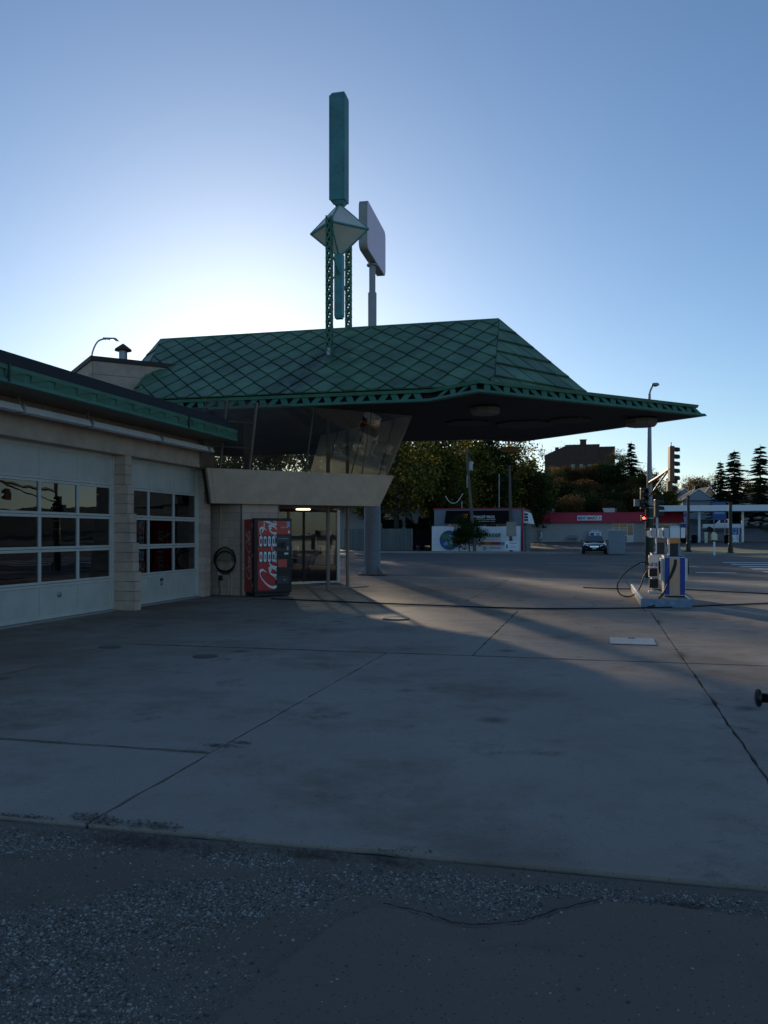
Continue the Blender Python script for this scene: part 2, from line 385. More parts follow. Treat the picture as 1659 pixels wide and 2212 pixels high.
mat('shop_cream', (0.42, 0.43, 0.44), 0.85, var=0.06, dirt=0.3, dscale=0.7)
mat('banner_white', (0.84, 0.86, 0.88), 0.55, var=0.05, dirt=0.12)
mat('print_green', (0.01, 0.10, 0.045), 0.5)
mat('print_blue', (0.02, 0.09, 0.30), 0.5)
mat('print_lightblue', (0.20, 0.42, 0.62), 0.5)
mat('print_leaf', (0.07, 0.24, 0.03), 0.5)
mat('print_orange', (0.65, 0.17, 0.03), 0.5)
mat('print_yellow', (0.70, 0.45, 0.04), 0.5)
mat('print_crimson', (0.45, 0.02, 0.03), 0.5)
mat('wood_pole', (0.13, 0.105, 0.085), 0.9, var=0.3, scale=5, stretch=(6, 6, 0.4))
mat('bark', (0.055, 0.045, 0.036), 0.95, var=0.35, scale=6, bump=0.6, bscale=20)
mat('bark_pale', (0.19, 0.16, 0.13), 0.95, var=0.3, scale=6)
mat('canopy_white', (0.82, 0.85, 0.88), 0.5, var=0.04)
mat('car_paint', (0.018, 0.022, 0.035), 0.22, 0.3, var=0.1, coat=0.8)
mat('car_glass', (0.03, 0.035, 0.04), 0.06, spec=0.9)
mat('chrome', (0.7, 0.7, 0.7), 0.15, 1.0, var=0.05)
mat('headlight', (0.75, 0.78, 0.8), 0.08, 0.2, var=0.05, coat=1.0)
mat('cabinet_grey', (0.22, 0.27, 0.315), 0.55, var=0.06, dirt=0.2)
mat('brick_brown', (0.090, 0.055, 0.042), 0.9, var=0.25, scale=2)
mat('stone_light', (0.32, 0.30, 0.27), 0.9)
mat('house_siding', (0.36, 0.40, 0.44), 0.8, var=0.06)
mat('house_roof', (0.06, 0.065, 0.075), 0.9, var=0.2)
mat('house_orange', (0.72, 0.40, 0.16), 0.7, var=0.06)
mat('fence_grey', (0.13, 0.15, 0.145), 0.9, var=0.2, stretch=(3, 3, 0.3))
mat('hydrant_marker', (0.62, 0.66, 0.42), 0.5)
mat('wall_stone', (0.30, 0.28, 0.25), 0.9, var=0.3, scale=8)
glass('window_glass', (0.72, 0.75, 0.72), 0.55, dust=0.04)
glass('dusty_glass', (0.74, 0.74, 0.68), 0.35, dust=0.42)
glass('door_glass', (0.34, 0.38, 0.40), 0.85)
leafmat('leaf_yellow', (0.055, 0.068, 0.02), (0.52, 0.43, 0.10), 0.6, (0.15, 0.15, 0.035))
leafmat('leaf_olive', (0.065, 0.075, 0.02), (0.17, 0.16, 0.03), 0.5)
leafmat('leaf_dark', (0.025, 0.045, 0.02), (0.065, 0.085, 0.028), 0.4)
leafmat('needle', (0.022, 0.040, 0.028), (0.05, 0.08, 0.045), 0.3)
leafmat('leaf_tan', (0.20, 0.13, 0.05), (0.34, 0.24, 0.11), 0.55)
leafmat('leaf_brown', (0.075, 0.052, 0.026), (0.13, 0.09, 0.04), 0.45)
leafmat('lamp_shade', (0.50, 0.40, 0.28), (0.50, 0.40, 0.28), 0.5)
mat('lamp_drum', (0.15, 0.14, 0.13), 0.7, var=0.15, dirt=0.3)
mat('joint_dirt', (0.05, 0.043, 0.036), 0.95)
mat('soil', (0.10, 0.080, 0.060), 0.95, var=0.4, scale=12, bump=0.6, bscale=90)
mat('worn_cap', (0.11, 0.10, 0.09), 0.85, var=0.3, scale=9)
M_ = MAT
rnd = random.Random(7)
# ================================================================== GROUND
def grid_sheet(name, a0, a1, na, p0, p1, npp, zoff, m):
    b = MB(); vs = []; fs = []
    for j in range(npp + 1):
        for i in range(na + 1):
            a = a0 + (a1 - a0) * i / na; p = p0 + (p1 - p0) * j / npp
            vs.append(W(a, p, hgt(a, p) + zoff))
    for j in range(npp):
        for i in range(na):
            k = j * (na + 1) + i; fs.append((k, k + 1, k + na + 2, k + na + 1))
    b.add(vs, fs); return b.obj(name, m)
gr = grid_sheet('ground', -700, 700, 140, -300, 1100, 200, -0.09, M_['earth']); struct(gr)

def drape(name, left, right, n, m, zoff):      # strip between two site-space polylines
    b = MB(); vs = []; fs = []
    def samp(pl, t):
        t *= len(pl) - 1; i = min(int(t), len(pl) - 2); f = t - i
        return (pl[i][0] * (1 - f) + pl[i + 1][0] * f, pl[i][1] * (1 - f) + pl[i + 1][1] * f)
    C = 8
    for k in range(n + 1):
        l = samp(left, k / n); r = samp(right, k / n)
        for c in range(C + 1):
            a = l[0] + (r[0] - l[0]) * c / C; p = l[1] + (r[1] - l[1]) * c / C
            vs.append(W(a, p, hgt(a, p) + zoff))
    for k in range(n):
        for c in range(C):
            i = k * (C + 1) + c; fs.append((i, i + 1, i + C + 2, i + C + 1))
    b.add(vs, fs); return struct(b.obj(name, m, fix=True))
def flat(name, poly, z0, z1, m, parent=None):
    b = MB(); b.prism([tuple(W(a, p).xy) for a, p in poly], z0, z1); return b.obj(name, m, parent)
def rect(a0, a1, p0, p1): return [(a0, p0), (a1, p0), (a1, p1), (a0, p1)]

struct(flat('asphalt_apron', rect(-30, 30, -60, -20.94), -0.08, -0.014, M_['asphalt']))
fore = struct(flat('forecourt', rect(-24, 26, -20.94, 5.5), -0.085, -0.030, M_['joint_dirt']))
struct(drape('road', [(-260, 5.7), (260, 5.7)], [(-260, 43.2), (260, 43.2)], 40, M_['road_asphalt'], -0.03))
struct(drape('parking_lot', [(-40, 45.3), (3.3, 45.3)], [(-40, 92), (3.3, 92)], 20, M_['road_asphalt'], -0.02))
struct(drape('station_lot', [(3.3, 52), (60, 50)], [(3.3, 88), (60, 80)], 20, M_['road_asphalt'], -0.015))

slabs = []
def rows(p0, p1, lines):
    for i in range(len(lines) - 1): slabs.append((lines[i], lines[i + 1], p0, p1))
rows(-20.93, -14.0, [-5.7, -1.9, 1.9, 5.7, 9.5, 14, 20, 26])
rows(-20.93, -19.35, [-16, -9.5, -5.7]); rows(-19.35, -14.0, [-16, -9.5, -5.7])
rows(-14.0, -6.85, [-24, -16, -12.2, -8.4, -4.55, -1.9, 1.9, 5.7, 9.5, 14, 20, 26])
rows(-6.85, -0.5, [-24, -16, -12.2, -9.6, -5.95, -2.0, 1.9, 5.7, 9.5, 14, 20, 26])
rows(-0.5, 5.45, [-24, -16, -12.2, -9.6, -5.95, -2.0, 1.9, 5.7, 9.5, 14, 20, 26])
for a0, a1, p0, p1 in slabs:
    g = 0.010; q = []
    def edge(x0, y0, x1, y1):
        n = max(2, int(math.hypot(x1 - x0, y1 - y0) / 0.16))
        for k in range(n):
            t = k / n; j = 0.0 if k == 0 else rnd.gauss(0, 0.005)
            if rnd.random() < 0.06 and k: j -= rnd.uniform(0.006, 0.028)
            dx, dy = (y1 - y0), -(x1 - x0); l = math.hypot(dx, dy)
            q.append((x0 + (x1 - x0) * t + dx / l * j, y0 + (y1 - y0) * t + dy / l * j))
    gp = 0.026; x0, x1, y0, y1 = a0 + g, a1 - g, p0 + gp, p1 - gp
    edge(x0, y0, x1, y0); edge(x1, y0, x1, y1); edge(x1, y1, x0, y1); edge(x0, y1, x0, y0)
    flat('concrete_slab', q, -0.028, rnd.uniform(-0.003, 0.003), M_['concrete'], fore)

# worn asphalt overlay with a broken lip
lip = [(-4.25, -26), (3, -26), (3, -21.36), (-1.0, -21.33), (-2.28, -21.25), (-2.66, -21.21), (-2.95, -21.23), (-3.14, -21.40), (-3.28, -21.54), (-3.42, -21.61), (-3.52, -21.63), (-3.65, -21.57), (-3.78, -21.53), (-3.9, -21.52), (-4.02, -21.66), (-4.12, -22.0), (-4.2, -22.5)]
pl = []
for i in range(len(lip)):
    A, Bq = lip[i], lip[(i + 1) % len(lip)]; n = max(1, int(math.hypot(Bq[0] - A[0], Bq[1] - A[1]) / 0.03)) if 1 < i < 16 else 1
    for k in range(n):
        t = k / n; pl.append((A[0] + (Bq[0] - A[0]) * t + rnd.gauss(0, 0.012 if i > 13 else 0.006) * (n > 1), A[1] + (Bq[1] - A[1]) * t + rnd.gauss(0, 0.006) * (n > 1)))
b = MB(); inner = []
n = len(pl)
for i in range(n):
    A, Bq = Vector(pl[i - 1]), Vector(pl[(i + 1) % n]); d = (Bq - A).normalized(); nn = Vector((-d.y, d.x))
    wdt = 0.03 if pl[i][0] < -3.95 else 0.015
    inner.append(tuple(Vector(pl[i]) + nn * wdt))
P3 = lambda q, z: W(q[0], q[1], z)
vs_ = [P3(q, -0.014) for q in pl] + [P3(q, 0.004) for q in inner]
b.add(vs_, [(i, (i + 1) % n, n + (i + 1) % n, n + i) for i in range(n)] + [tuple(range(n, 2 * n))])
struct(b.obj('asphalt_patch', M_['patch_asphalt']))

# loose stones: far too many to count
def vnoise(x, y):
    s = 0.0
    for k, (f, ph) in enumerate(((1.1, 0.3), (2.3, 1.7), (3.9, 4.1))):
        s += sin(x * f * 1.7 + ph + 1.3 * sin(y * f + ph)) * cos(y * f * 1.9 - ph * 2 + sin(x * f)) / (k + 1)
    return s
def blob(x, y, cx, cy, rx, ry, an=0.0):
    dx, dy = x - cx, y - cy; c, q = cos(an), sin(an); ux, uy = (dx * c + dy * q) / rx, (-dx * q + dy * c) / ry
    return max(0.0, 1.0 - (ux * ux + uy * uy) ** .5)
def stone_density(a, p):
    n = vnoise(a * 3.1 + 3, p * 3.1) * .35
    z = 1.5 * blob(a, p, -5.95, -21.15, .75, .30) + 1.5 * blob(a, p, -4.62, -21.12, .34, .2) + 1.5 * blob(a, p, -3.45, -21.2, .75, .32, -.05) + .9 * blob(a, p, -2.4, -21.08, .9, .16)
    z += 1.5 * blob(a, p, -4.75, -21.75, .95, .36, .62) + 1.3 * blob(a, p, -5.1, -22.35, .9, .55, .4) + .9 * blob(a, p, -4.5, -22.7, .6, .5)
    return max(0.0, min(1.0, z * 1.15 + n * min(1.0, z * 3) + .05))
b = MB(); rs = random.Random(3); cnt = 0; tries = 0
while cnt < 26000 and tries < 400000:
    tries += 1
    a = rs.uniform(-6.6, -.6); p = rs.uniform(-23.2, -20.96)
    on_patch = a > -3.95 and p < (-21.56 if a < -3.2 else -21.22) or (a > -4.15 and p < -21.9)
    d = stone_density(a, p)
    if on_patch: d = .012
    if p > -20.96 - (.05 + .06 * (vnoise(a * 4, 1) + 1)): d *= .15
    if rs.random() > d: continue
    cnt += 1
    r = min(.0095, .0027 + rs.expovariate(1 / .0017)); z = -0.014 + (0.018 if on_patch else 0)
    t = rs.uniform(0, pi); e = rs.uniform(0.5, 1.0); n = 5
    c = W(a, p, 0); ring = [(c.x + r * cos(t) * cos(q) - r * e * sin(t) * sin(q), c.y + r * sin(t) * cos(q) + r * e * cos(t) * sin(q)) for q in [2 * pi * k / n + rs.uniform(-.3, .3) for k in range(n)]]
    b.mi = rs.choice((0, 0, 1, 1, 1, 2, 2))
    tp = (c.x + rs.uniform(-.3, .3) * r, c.y + rs.uniform(-.3, .3) * r, z + r * rs.uniform(0.4, 0.7))
    b.add([(x, y, z) for x, y in ring] + [(c.x + (x - c.x) * .75, c.y + (y - c.y) * .75, z + r * rs.uniform(.3, .55)) for x, y in ring] + [tp],
          [(k, (k + 1) % n, n + (k + 1) % n, n + k) for k in range(n)] + [(n + k, n + (k + 1) % n, 2 * n) for k in range(n)])
# soil washed onto the slab edge, the joints and the broken asphalt lip
sb_ = MB()
for a, p, rx, ry in ((-5.62, -20.86, .20, .07), (-5.30, -20.85, .16, .055), (-5.75, -20.80, .10, .06), (-5.72, -19.15, .16, .05), (-5.60, -19.02, .10, .035), (-3.95, -21.0, .14, .12), (-5.2, -21.05, .5, .1), (-4.35, -21.0, .2, .06), (-3.3, -21.66, .22, .04), (-3.0, -21.44, .14, .03), (-2.62, -21.17, .1, .035), (-6.1, -20.9, .2, .03), (-1.9, -13.3, .08, .3), (-1.88, -9.0, .06, .5)):
    for k in range(int(900 * max(rx, .1) * (ry / .06) ** .5)):
        x, y = a + rnd.gauss(0, rx * .55), p + rnd.gauss(0, ry * .55); r_ = rnd.uniform(.003, .011); z = .0062 if y > -20.93 else -.0075
        c = W(x, y, z); t0 = rnd.random() * 6; sb_.poly([c + Vector((r_ * cos(t0 + q), r_ * .7 * sin(t0 + q), rnd.uniform(0, .003))) for q in (0, 1.3, 2.5, 3.8, 5.0)])
o = sb_.obj('soil_patch', M_['soil']); o['kind'] = 'stuff'; o['label'] = 'brown soil washed over the slab edge and joints'
mat('stone_pale', (0.46, 0.425, 0.37), 0.9, var=0.3, scale=40); mat('stone_dull', (0.25, 0.225, 0.195), 0.9, var=0.3, scale=40)
mat('stone_dark', (0.085, 0.078, 0.072), 0.9, var=0.4, scale=40)
g_ = b.obj('gravel', [M_['stone_pale'], M_['stone_dull'], M_['stone_dark']]); g_['kind'] = 'stuff'; g_['label'] = 'pale stone chips on the worn asphalt in front'

# kerbs and pavement on both sides of the street
for nm, poly, z1 in (('near_gutter', rect(-60, 60, 5.46, 5.78), 0.0), ('far_kerb', rect(-90, 90, 43.2, 43.42), 0.12), ('far_pavement', rect(-90, 90, 43.43, 45.2), 0.115)):
    o = struct(flat(nm, poly, -0.1, z1, M_['kerb_concrete']))
# cracks across slabs (thin filled fissures)
def ribbon(name, pts, wd, z, m):
    b = MB(); q = [Vector(W(*c)) for c in pts]; vs = []
    for i in range(len(q)):
        d = (q[min(i + 1, len(q) - 1)] - q[max(i - 1, 0)]).normalized(); nn = Vector((-d.y, d.x, 0)) * wd * rnd.uniform(0.5, 1.3) * 0.5
        vs += [q[i] + nn + Vector((0, 0, z)), q[i] - nn + Vector((0, 0, z))]
    b.add(vs, [(2 * i, 2 * i + 1, 2 * i + 3, 2 * i + 2) for i in range(len(q) - 1)]); return b
ck = MB()
for pts in ([(-5.95, -4.6), (-6.8, -4.1), (-7.9, -4.3), (-9.2, -3.6)], [(-5.9, -2.1), (-5.0, -1.6), (-4.2, -1.9), (-3.1, -1.5), (-2.3, -1.7)], [(-4.6, -9.9), (-3.7, -9.3), (-3.0, -9.7), (-2.1, -9.1)],
            [(-3.86, -21.50), (-3.65, -21.555), (-3.5, -21.61), (-3.28, -21.52), (-3.14, -21.385), (-2.95, -21.215)], [(-4.5, -12.2), (-3.6, -12.8), (-2.8, -12.3), (-2.0, -12.9)], [(-7.6, -2.9), (-7.2, -1.4), (-7.7, 0.4), (-7.1, 2.2), (-7.4, 4.6)], [(-5.9, 2.2), (-4.4, 2.7), (-3.1, 2.0), (-2.1, 2.6)], [(-1.9, 2.9), (.2, 2.3), (1.8, 3.0)], [(2.0, -9.2), (3.4, -8.6), (4.6, -9.3)], [(-3.2, -6.8), (-3.0, -5.2), (-3.5, -3.4), (-3.1, -1.8)],
            [(-8.4, -10.4), (-7.7, -10.9), (-6.9, -10.6)], [(2.0, -2.6), (3.1, -3.1), (4.4, -2.7), (5.6, -3.3)], [(-1.9, -4.2), (-.6, -3.7), (.7, -4.1), (1.8, -3.6)]):
    jt = .004 if pts[0][1] < -20.9 else .022
    fine = [Vector(q) + Vector((rnd.gauss(0, jt), rnd.gauss(0, jt))) for q in [c.to_tuple() for c in cr([Vector((x, y)) for x, y in pts], 10)]]
    r_ = ribbon('', [tuple(q) for q in fine], 0.011, 0.0055 if jt > .01 else .0045, None); ck.add(r_.v, r_.f)
for (a0_, a1_, p_) in ((-9.4, 6.0, -14.0), (-9.4, -5.72, -19.35)):
    nn_ = int((a1_ - a0_) / .12); r_ = ribbon('', [(a0_ + (a1_ - a0_) * k / nn_, p_ + rnd.gauss(0, .008)) for k in range(nn_ + 1)], .032 if p_ > -15 else .012, .0052, None); ck.add(r_.v, r_.f)
o = ck.obj('pavement_crack', M_['dark_recess']); o['kind'] = 'stuff'; o['label'] = 'hairline cracks wandering across the concrete'

# painted markings
def stripe(name, poly, z=-0.022):
    b = MB(); b.poly([W(a, p, hgt(a, p) + z) for a, p in poly]); return struct(b.obj(name, M_['road_paint']))
stripe('lane_line', rect(-60, -6.3, 38.8, 38.95)); stripe('lane_line', rect(-5.6, 1.2, 21.8, 21.95)); stripe('lane_line', rect(-14, -8, 21.8, 21.95))
for k in range(6): stripe('lane_line', rect(-20 - k * 9, -16.5 - k * 9, 30.3, 30.45))
for k in range(4): stripe('lane_line', rect(-2 + k * 9, 1.5 + k * 9, 30.3, 30.45))
stripe('edge_line', rect(-40, -3.0, 5.95, 6.1)); stripe('edge_line', rect(-7.1, -6.2, 5.0, 5.14), 0.0065); stripe('edge_line', rect(-5.1, -3.0, 4.95, 5.2), 0.0065)
for k in range(5):                                   # zebra crossing at the junction
    p = 13.0 + k * 3.0; stripe('crosswalk_bar', rect(3.87, 12.5, p, p + 1.25))
stripe('stop_line', [(1.0, 12.0), (2.6, 12.0), (2.6, 12.5), (1.0, 12.5)]); stripe('stop_line', [(-1.0, 22.6), (1.6, 18.4), (1.95, 18.5), (-0.65, 22.7)])
stripe('lane_line', rect(-7.6, -5.2, 41.2, 41.3)); stripe('lane_line', [(-1.3, 55), (3, 52.5), (3.2, 52.8), (-1.1, 55.3)])
stripe('lane_line', rect(5, 40, 33, 33.15))
# lawn strip by the far kerb
struct(drape('lawn', [(3.6, 45.3), (9.0, 45.2), (30, 45.2)], [(3.6, 60), (9.0, 57.0), (30, 50.0)], 16, M_['lawn_green'], 0.03))
struct(drape('verge', [(-80, 45.3), (-18.5, 45.3)], [(-80, 46.6), (-18.5, 46.6)], 8, M_['lawn_green'], 0.03))

# ================================================================== SERVICE STATION
ST = empty('service_station', (BX, BY, 0), -TH, 'service station with green diamond shingled canopy roof, leaning glass lounge and two bay garage', 'building')
def part(b, name, m, parent=ST, **k): return b.obj(name, m, parent, **k)

# ---- garage wing
DA = -12.70                                        # door plane
b = MB(); b.box(-13.0, -12.42, -17.5, -5.05, 3.22, 3.87); lint = part(b, 'lintel', M_['beige_block'])
b = MB(); b.box(-20.2, -12.9, -17.5, -17.3, 0, 4.0); b.box(-20.2, -20.0, -17.3, -4.3, 0, 4.0); b.box(-20.0, -12.95, -5.06, -4.86, 0, 3.86); part(b, 'garage_wall', M_['interior_pale'])
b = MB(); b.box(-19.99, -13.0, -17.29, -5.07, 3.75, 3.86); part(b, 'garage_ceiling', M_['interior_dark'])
b = MB(); b.box(-19.98, -19.6, -12.5, -6.5, 0.9, 1.9); b.box(-19.98, -19.5, -16, -13.2, 0, 2.1); part(b, 'shelving', M_['interior_wood'])
def pier(p0, p1, fronts, back=-12.96, wall=ST):
    m = MB(); m.box(back, fronts[-1] - 0.02, p0 + 0.012, p1 - 0.012, 0, 3.22); pr = part(m, 'pier', M_['mortar'])
    n = 16; hh = 3.215 / n
    for i in range(n):
        f = fronts[min(len(fronts) - 1, i * len(fronts) // n)] + rnd.uniform(-.003, .003)
        bb = MB(); bb.box(back - 0.002, f, p0 + rnd.uniform(-.002, .002), p1 + rnd.uniform(-.002, .002), i * hh + 0.004, (i + 1) * hh - 0.004)
        bb.obj('block', M_['beige_block'], pr, bevel=0.006)
    return pr
FR = [-12.19, -12.245, -12.30, -12.36, -12.41]
pier(-9.28, -9.04, FR); pier(-14.30, -14.06, FR); pier(-5.43, -5.06, [-12.52, -12.52, -12.52, -12.52, -12.52])
b = MB(); b.box(-12.96, -12.45, -17.4, -14.31, 0, 3.21); part(b, 'garage_wall', M_['beige_block'])

def garage_door(p0, p1, lockstyle, nc=3):
    z0, z1 = 0.035, 3.22; nr = 5; hs = (z1 - z0) / nr; ws = (p1 - p0) / nc
    m = MB()
    for i in range(nr + 1):
        z = z0 + i * hs
        if 0 < i < nr:
            m.box(DA - .05, DA, p0, p1, z - 0.052, z - 0.004); m.box(DA - .05, DA, p0, p1, z + 0.004, z + 0.048)
        elif i == 0: m.box(DA - .05, DA, p0, p1, z, z + 0.06)
        else: m.box(DA - .05, DA, p0, p1, z - 0.07, z)
    for j in range(nc + 1):
        c = p0 + j * ws; wd = 0.035 if 0 < j < nc else 0.05
        lo = max(p0, c - wd); hi = min(p1, c + wd)
        for i in range(nr):
            a_ = z0 + i * hs + (0.06 if i == 0 else 0.048); e_ = z0 + (i + 1) * hs - (0.07 if i == nr - 1 else 0.052)
            if i in (0, nr - 1) and 0 < j < nc: m.box(DA - .05, DA - .004, c - 0.012, c + 0.012, a_, e_)
            else: m.box(DA - .05, DA - .004, lo, hi, a_, e_)
    d = part(m, 'garage_door', M_['door_frame'])
    for i in range(nr):
        for j in range(nc):
            q0 = p0 + j * ws + 0.013; q1 = p0 + (j + 1) * ws - 0.013
            a_ = z0 + i * hs + 0.052; e_ = z0 + (i + 1) * hs - 0.055
            t = MB()
            if i in (0, nr - 1):
                t.box(DA - .042, DA - .016 + rnd.uniform(-.003, .002), q0, q1, a_, e_); t.obj('panel', M_['door_white'], d)
            else:
                q0 += 0.02; q1 -= 0.02
                t.box(DA - .034, DA - .028, q0, q1, a_, e_); pn = t.obj('pane', M_['door_glass'], d)
                pn.rotation_euler = (0, 0, 0)
    t = MB()
    pc = p0 + (nc - 1.5) * ws; zl = z0 + 0.42
    t.lathe([(0.055, 0), (0.055, 0.012), (0.03, 0.02), (0.02, 0.03)], 16); t.xf(Matrix.Translation((DA - .014, pc, zl)) @ Matrix.Rotation(pi / 2, 4, 'Y'))
    t.obj('lock_plate', M_['galvanised'], d)
    if lockstyle:
        t = MB(); t.box(DA - .014, DA + .003, pc - .06, pc + .06, zl + 0.05, zl + 0.11); t.obj('notice', M_['vend_grey'], d)
        t = MB(); t.box(DA - .012, DA + .001, pc - .05, pc + .05, zl + 0.06, zl + 0.10); t.obj('notice', M_['print_grey'], d)
    t = MB(); t.box(-13.0, -12.60, p0, p1, -0.02, 0.032); t.obj('threshold', M_['kerb_concrete'], d)
    for x0, x1 in ((p0 - .05, p0 - .002), (p1 + .002, p1 + .05)):
        t = MB(); t.box(DA - .06, DA + .03, x0, x1, 0.033, 3.2); t.obj('track', M_['door_frame'], d)
    return d
garage_door(-14.0, -9.335, False, 4); garage_door(-8.99, -5.48, True)

# ---- garage eave: fascia with folded triangles, soffit, membrane roof
FA = -11.45
b = MB(); b.prism([(FA - .04, -17.5), (FA - .04, -5.80), (-12.6, -4.65), (-13.0, -4.65), (-13.0, -17.5)], 3.86, 4.06); part(b, 'garage_soffit', M_['soffit_brown'])
b = MB()
b.hexa([(FA - .10, -17.5), (FA + .03, -17.5), (FA + .03, -5.86), (FA - .10, -5.86)], 3.835, [(FA - .10, -17.5), (FA + .015, -17.5), (FA + .015, -5.86), (FA - .10, -5.86)], 3.895)
b.box(FA - .045, FA - .005, -17.5, -5.87, 3.896, 4.03)
b.box(FA - .10, FA + .02, -17.5, -5.86, 4.031, 4.10)
b.hexa([(FA + .03, -5.859), (-12.62, -4.69), (-12.7, -4.77), (FA - .10, -5.859)], 3.836, [(FA + .02, -5.859), (-12.62, -4.69), (-12.7, -4.77), (FA - .10, -5.859)], 4.099)
wf = part(b, 'garage_fascia', M_['trim_green'])
p = -17.3; k = 0
while p < -6.2:
    for up in (0, 1):
        t = MB()
        if up == 0: tri = [(p + .03, 3.90), (p + .52, 3.90), (p + .52, 4.028)]
        else: tri = [(p + .06 + .02, 4.028), (p + .49, 4.028), (p + .06 + .02, 3.925)]
        x = FA - .005; dx = 0.016 + 0.012 * up
        t.loft([(x, q, z) for q, z in tri], [(x + dx * (0.5 if z < 4 else 1.0), q, z) for q, z in tri]); t.obj('fascia_plate', M_['trim_green'], wf, fix=True)
    p += 0.6
for p in (-14.15, -8.4):
    t = MB(); t.box(FA + .021, FA + .036, p - .02, p + .02, 3.85, 4.13); t.obj('joint_strap', M_['post_green'], wf)
b = MB(); Bq = [(FA - .02, -17.5), (FA - .02, -5.95), (-12.6, -4.75), (-20.3, -4.75), (-20.3, -17.5)]
Tq = [(FA - .13, -17.5), (FA - .13, -6.1), (-12.7, -4.95), (-20.3, -4.95), (-20.3, -17.5)]
b.hexa(Bq, 4.101, Tq, 4.335); part(b, 'garage_roof', M_['roof_black'])
# fluorescent trough along the lintel
b = MB(); b.hexa([(-12.20, -15.5), (-12.00, -15.5), (-12.00, -5.91), (-12.20, -5.91)], 3.575, [(-12.18, -15.5), (-12.06, -15.5), (-12.06, -5.91), (-12.18, -5.91)], 3.69); tr = part(b, 'light_trough', M_['lamp_white'])
for p in (-15.0, -13.03, -11.09, -8.49, -6.2):
    t = MB(); t.box(-12.215, -11.99, p - .02, p + .02, 3.565, 3.70); t.box(-12.13, -12.10, p - .012, p + .012, 3.70, 3.861); t.obj('bracket', M_['galvanised'], tr)

# ---- main roof
OUT = [(-18.5, -4.5), (-7.0, -4.5), (-5.6, -5.6), (0, 0), (-5.6, 5.6), (-7.0, 4.5), (-18.5, 4.5)]
def offset(poly, d):
    n = len(poly); out = []
    for i in range(n):
        p0, p1, p2 = Vector(poly[i - 1]), Vector(poly[i]), Vector(poly[(i + 1) % n])
        d1 = (p1 - p0).normalized(); d2 = (p2 - p1).normalized(); n1 = Vector((-d1.y, d1.x)); n2 = Vector((-d2.y, d2.x))
        bis = (n1 + n2); bis = bis / max(0.2, bis.dot(n1)); out.append(tuple(p1 + bis * d))
    return out
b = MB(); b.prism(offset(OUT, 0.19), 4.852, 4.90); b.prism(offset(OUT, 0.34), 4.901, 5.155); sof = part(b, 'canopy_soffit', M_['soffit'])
mat('roof_seam', (0.015, 0.045, 0.035), 0.8)
Rz, Ez = 7.85, 5.2
R0, R1 = (-16.7, 0, Rz), (-5.75, 0, Rz); Fn, Ff = (-5.4, -4.3, Ez), (-5.4, 4.3, Ez); Ln, Lf = (-15.1, -4.3, Ez), (-15.1, 4.3, Ez); Tr, Tl = (-2.72, 0, 5.13), (-19.4, 0, 5.13)
b = MB(); b.add([R0, R1, Fn, Ff, Ln, Lf, Tr, Tl], [(4, 2, 1, 0), (2, 6, 1), (6, 3, 1), (0, 1, 3, 5), (7, 4, 0), (5, 7, 0), (4, 7, 5, 3, 6, 2)])
roof = part(b, 'main_roof', M_['roof_seam'])
def clip(poly, A, Bq):                     # keep the left side of A->B
    out = []
    for i in range(len(poly)):
        P, Q = poly[i], poly[(i + 1) % len(poly)]
        s1 = (Bq[0] - A[0]) * (P[1] - A[1]) - (Bq[1] - A[1]) * (P[0] - A[0]); s2 = (Bq[0] - A[0]) * (Q[1] - A[1]) - (Bq[1] - A[1]) * (Q[0] - A[0])
        if s1 >= 0: out.append(P)
        if s1 * s2 < 0: t = s1 / (s1 - s2); out.append((P[0] + (Q[0] - P[0]) * t, P[1] + (Q[1] - P[1]) * t))
    return out
def shingle_face(poly3, ox, A, Bv, single=True):
    P = [Vector(q) for q in poly3]
    n = (P[1] - P[0]).cross(P[2] - P[0]).normalized()
    if n.z < 0: P.reverse(); n = -n
    ex = Vector((0, 0, 1)).cross(n).normalized(); ey = n.cross(ex)       # ey points up the slope
    O = Vector(ox); reg = [((q - O).dot(ex), (q - O).dot(ey)) for q in P]
    if sum(reg[i][0] * reg[(i + 1) % len(reg)][1] - reg[(i + 1) % len(reg)][0] * reg[i][1] for i in range(len(reg))) < 0: reg.reverse()
    x0 = min(q[0] for q in reg) - 1; x1 = max(q[0] for q in reg) + 1; y0 = min(q[1] for q in reg) - 1; y1 = max(q[1] for q in reg) + 1
    A, Bv = Vector(A), Vector(Bv); lump = MB()
    for i in range(-30, 31):
        for j in range(-30, 31):
            V = A * i + Bv * j; c = V + (A + Bv) * .5
            if not (x0 < c.x < x1 and y0 < c.y < y1): continue
            q = [tuple(c + (v - c) * .925) for v in (V, V + A, V + A + Bv, V + Bv)]
            if (q[1][0] - q[0][0]) * (q[2][1] - q[0][1]) - (q[1][1] - q[0][1]) * (q[2][0] - q[0][0]) < 0: q.reverse()
            for k in range(len(reg)):
                q = clip(q, reg[k], reg[(k + 1) % len(reg)])
                if len(q) < 3: break
            if len(q) < 3: continue
            ar = abs(sum(q[k][0] * q[(k + 1) % len(q)][1] - q[(k + 1) % len(q)][0] * q[k][1] for k in range(len(q)))) / 2
            if ar < 0.012: continue
            tilt = rnd.uniform(-.010, .010); hi = max(V.y, (V + A + Bv).y); lo = min(V.y, (V + A + Bv).y)
            base = [O + ex * x + ey * y + n * 0.002 for x, y in q]
            top = [O + ex * x + ey * y + n * (0.016 + 0.042 * max(0, min(1, (hi - y) / (hi - lo))) + tilt * (x - c.x)) for x, y in q]
            if single:
                t = MB(); t.loft(base, top); t.obj('shingle', M_['copper_green'], roof)
            else: lump.loft(base, top)
    if not single:
        o = lump.obj('shingle_field', M_['copper_green'], roof); o['kind'] = 'stuff'
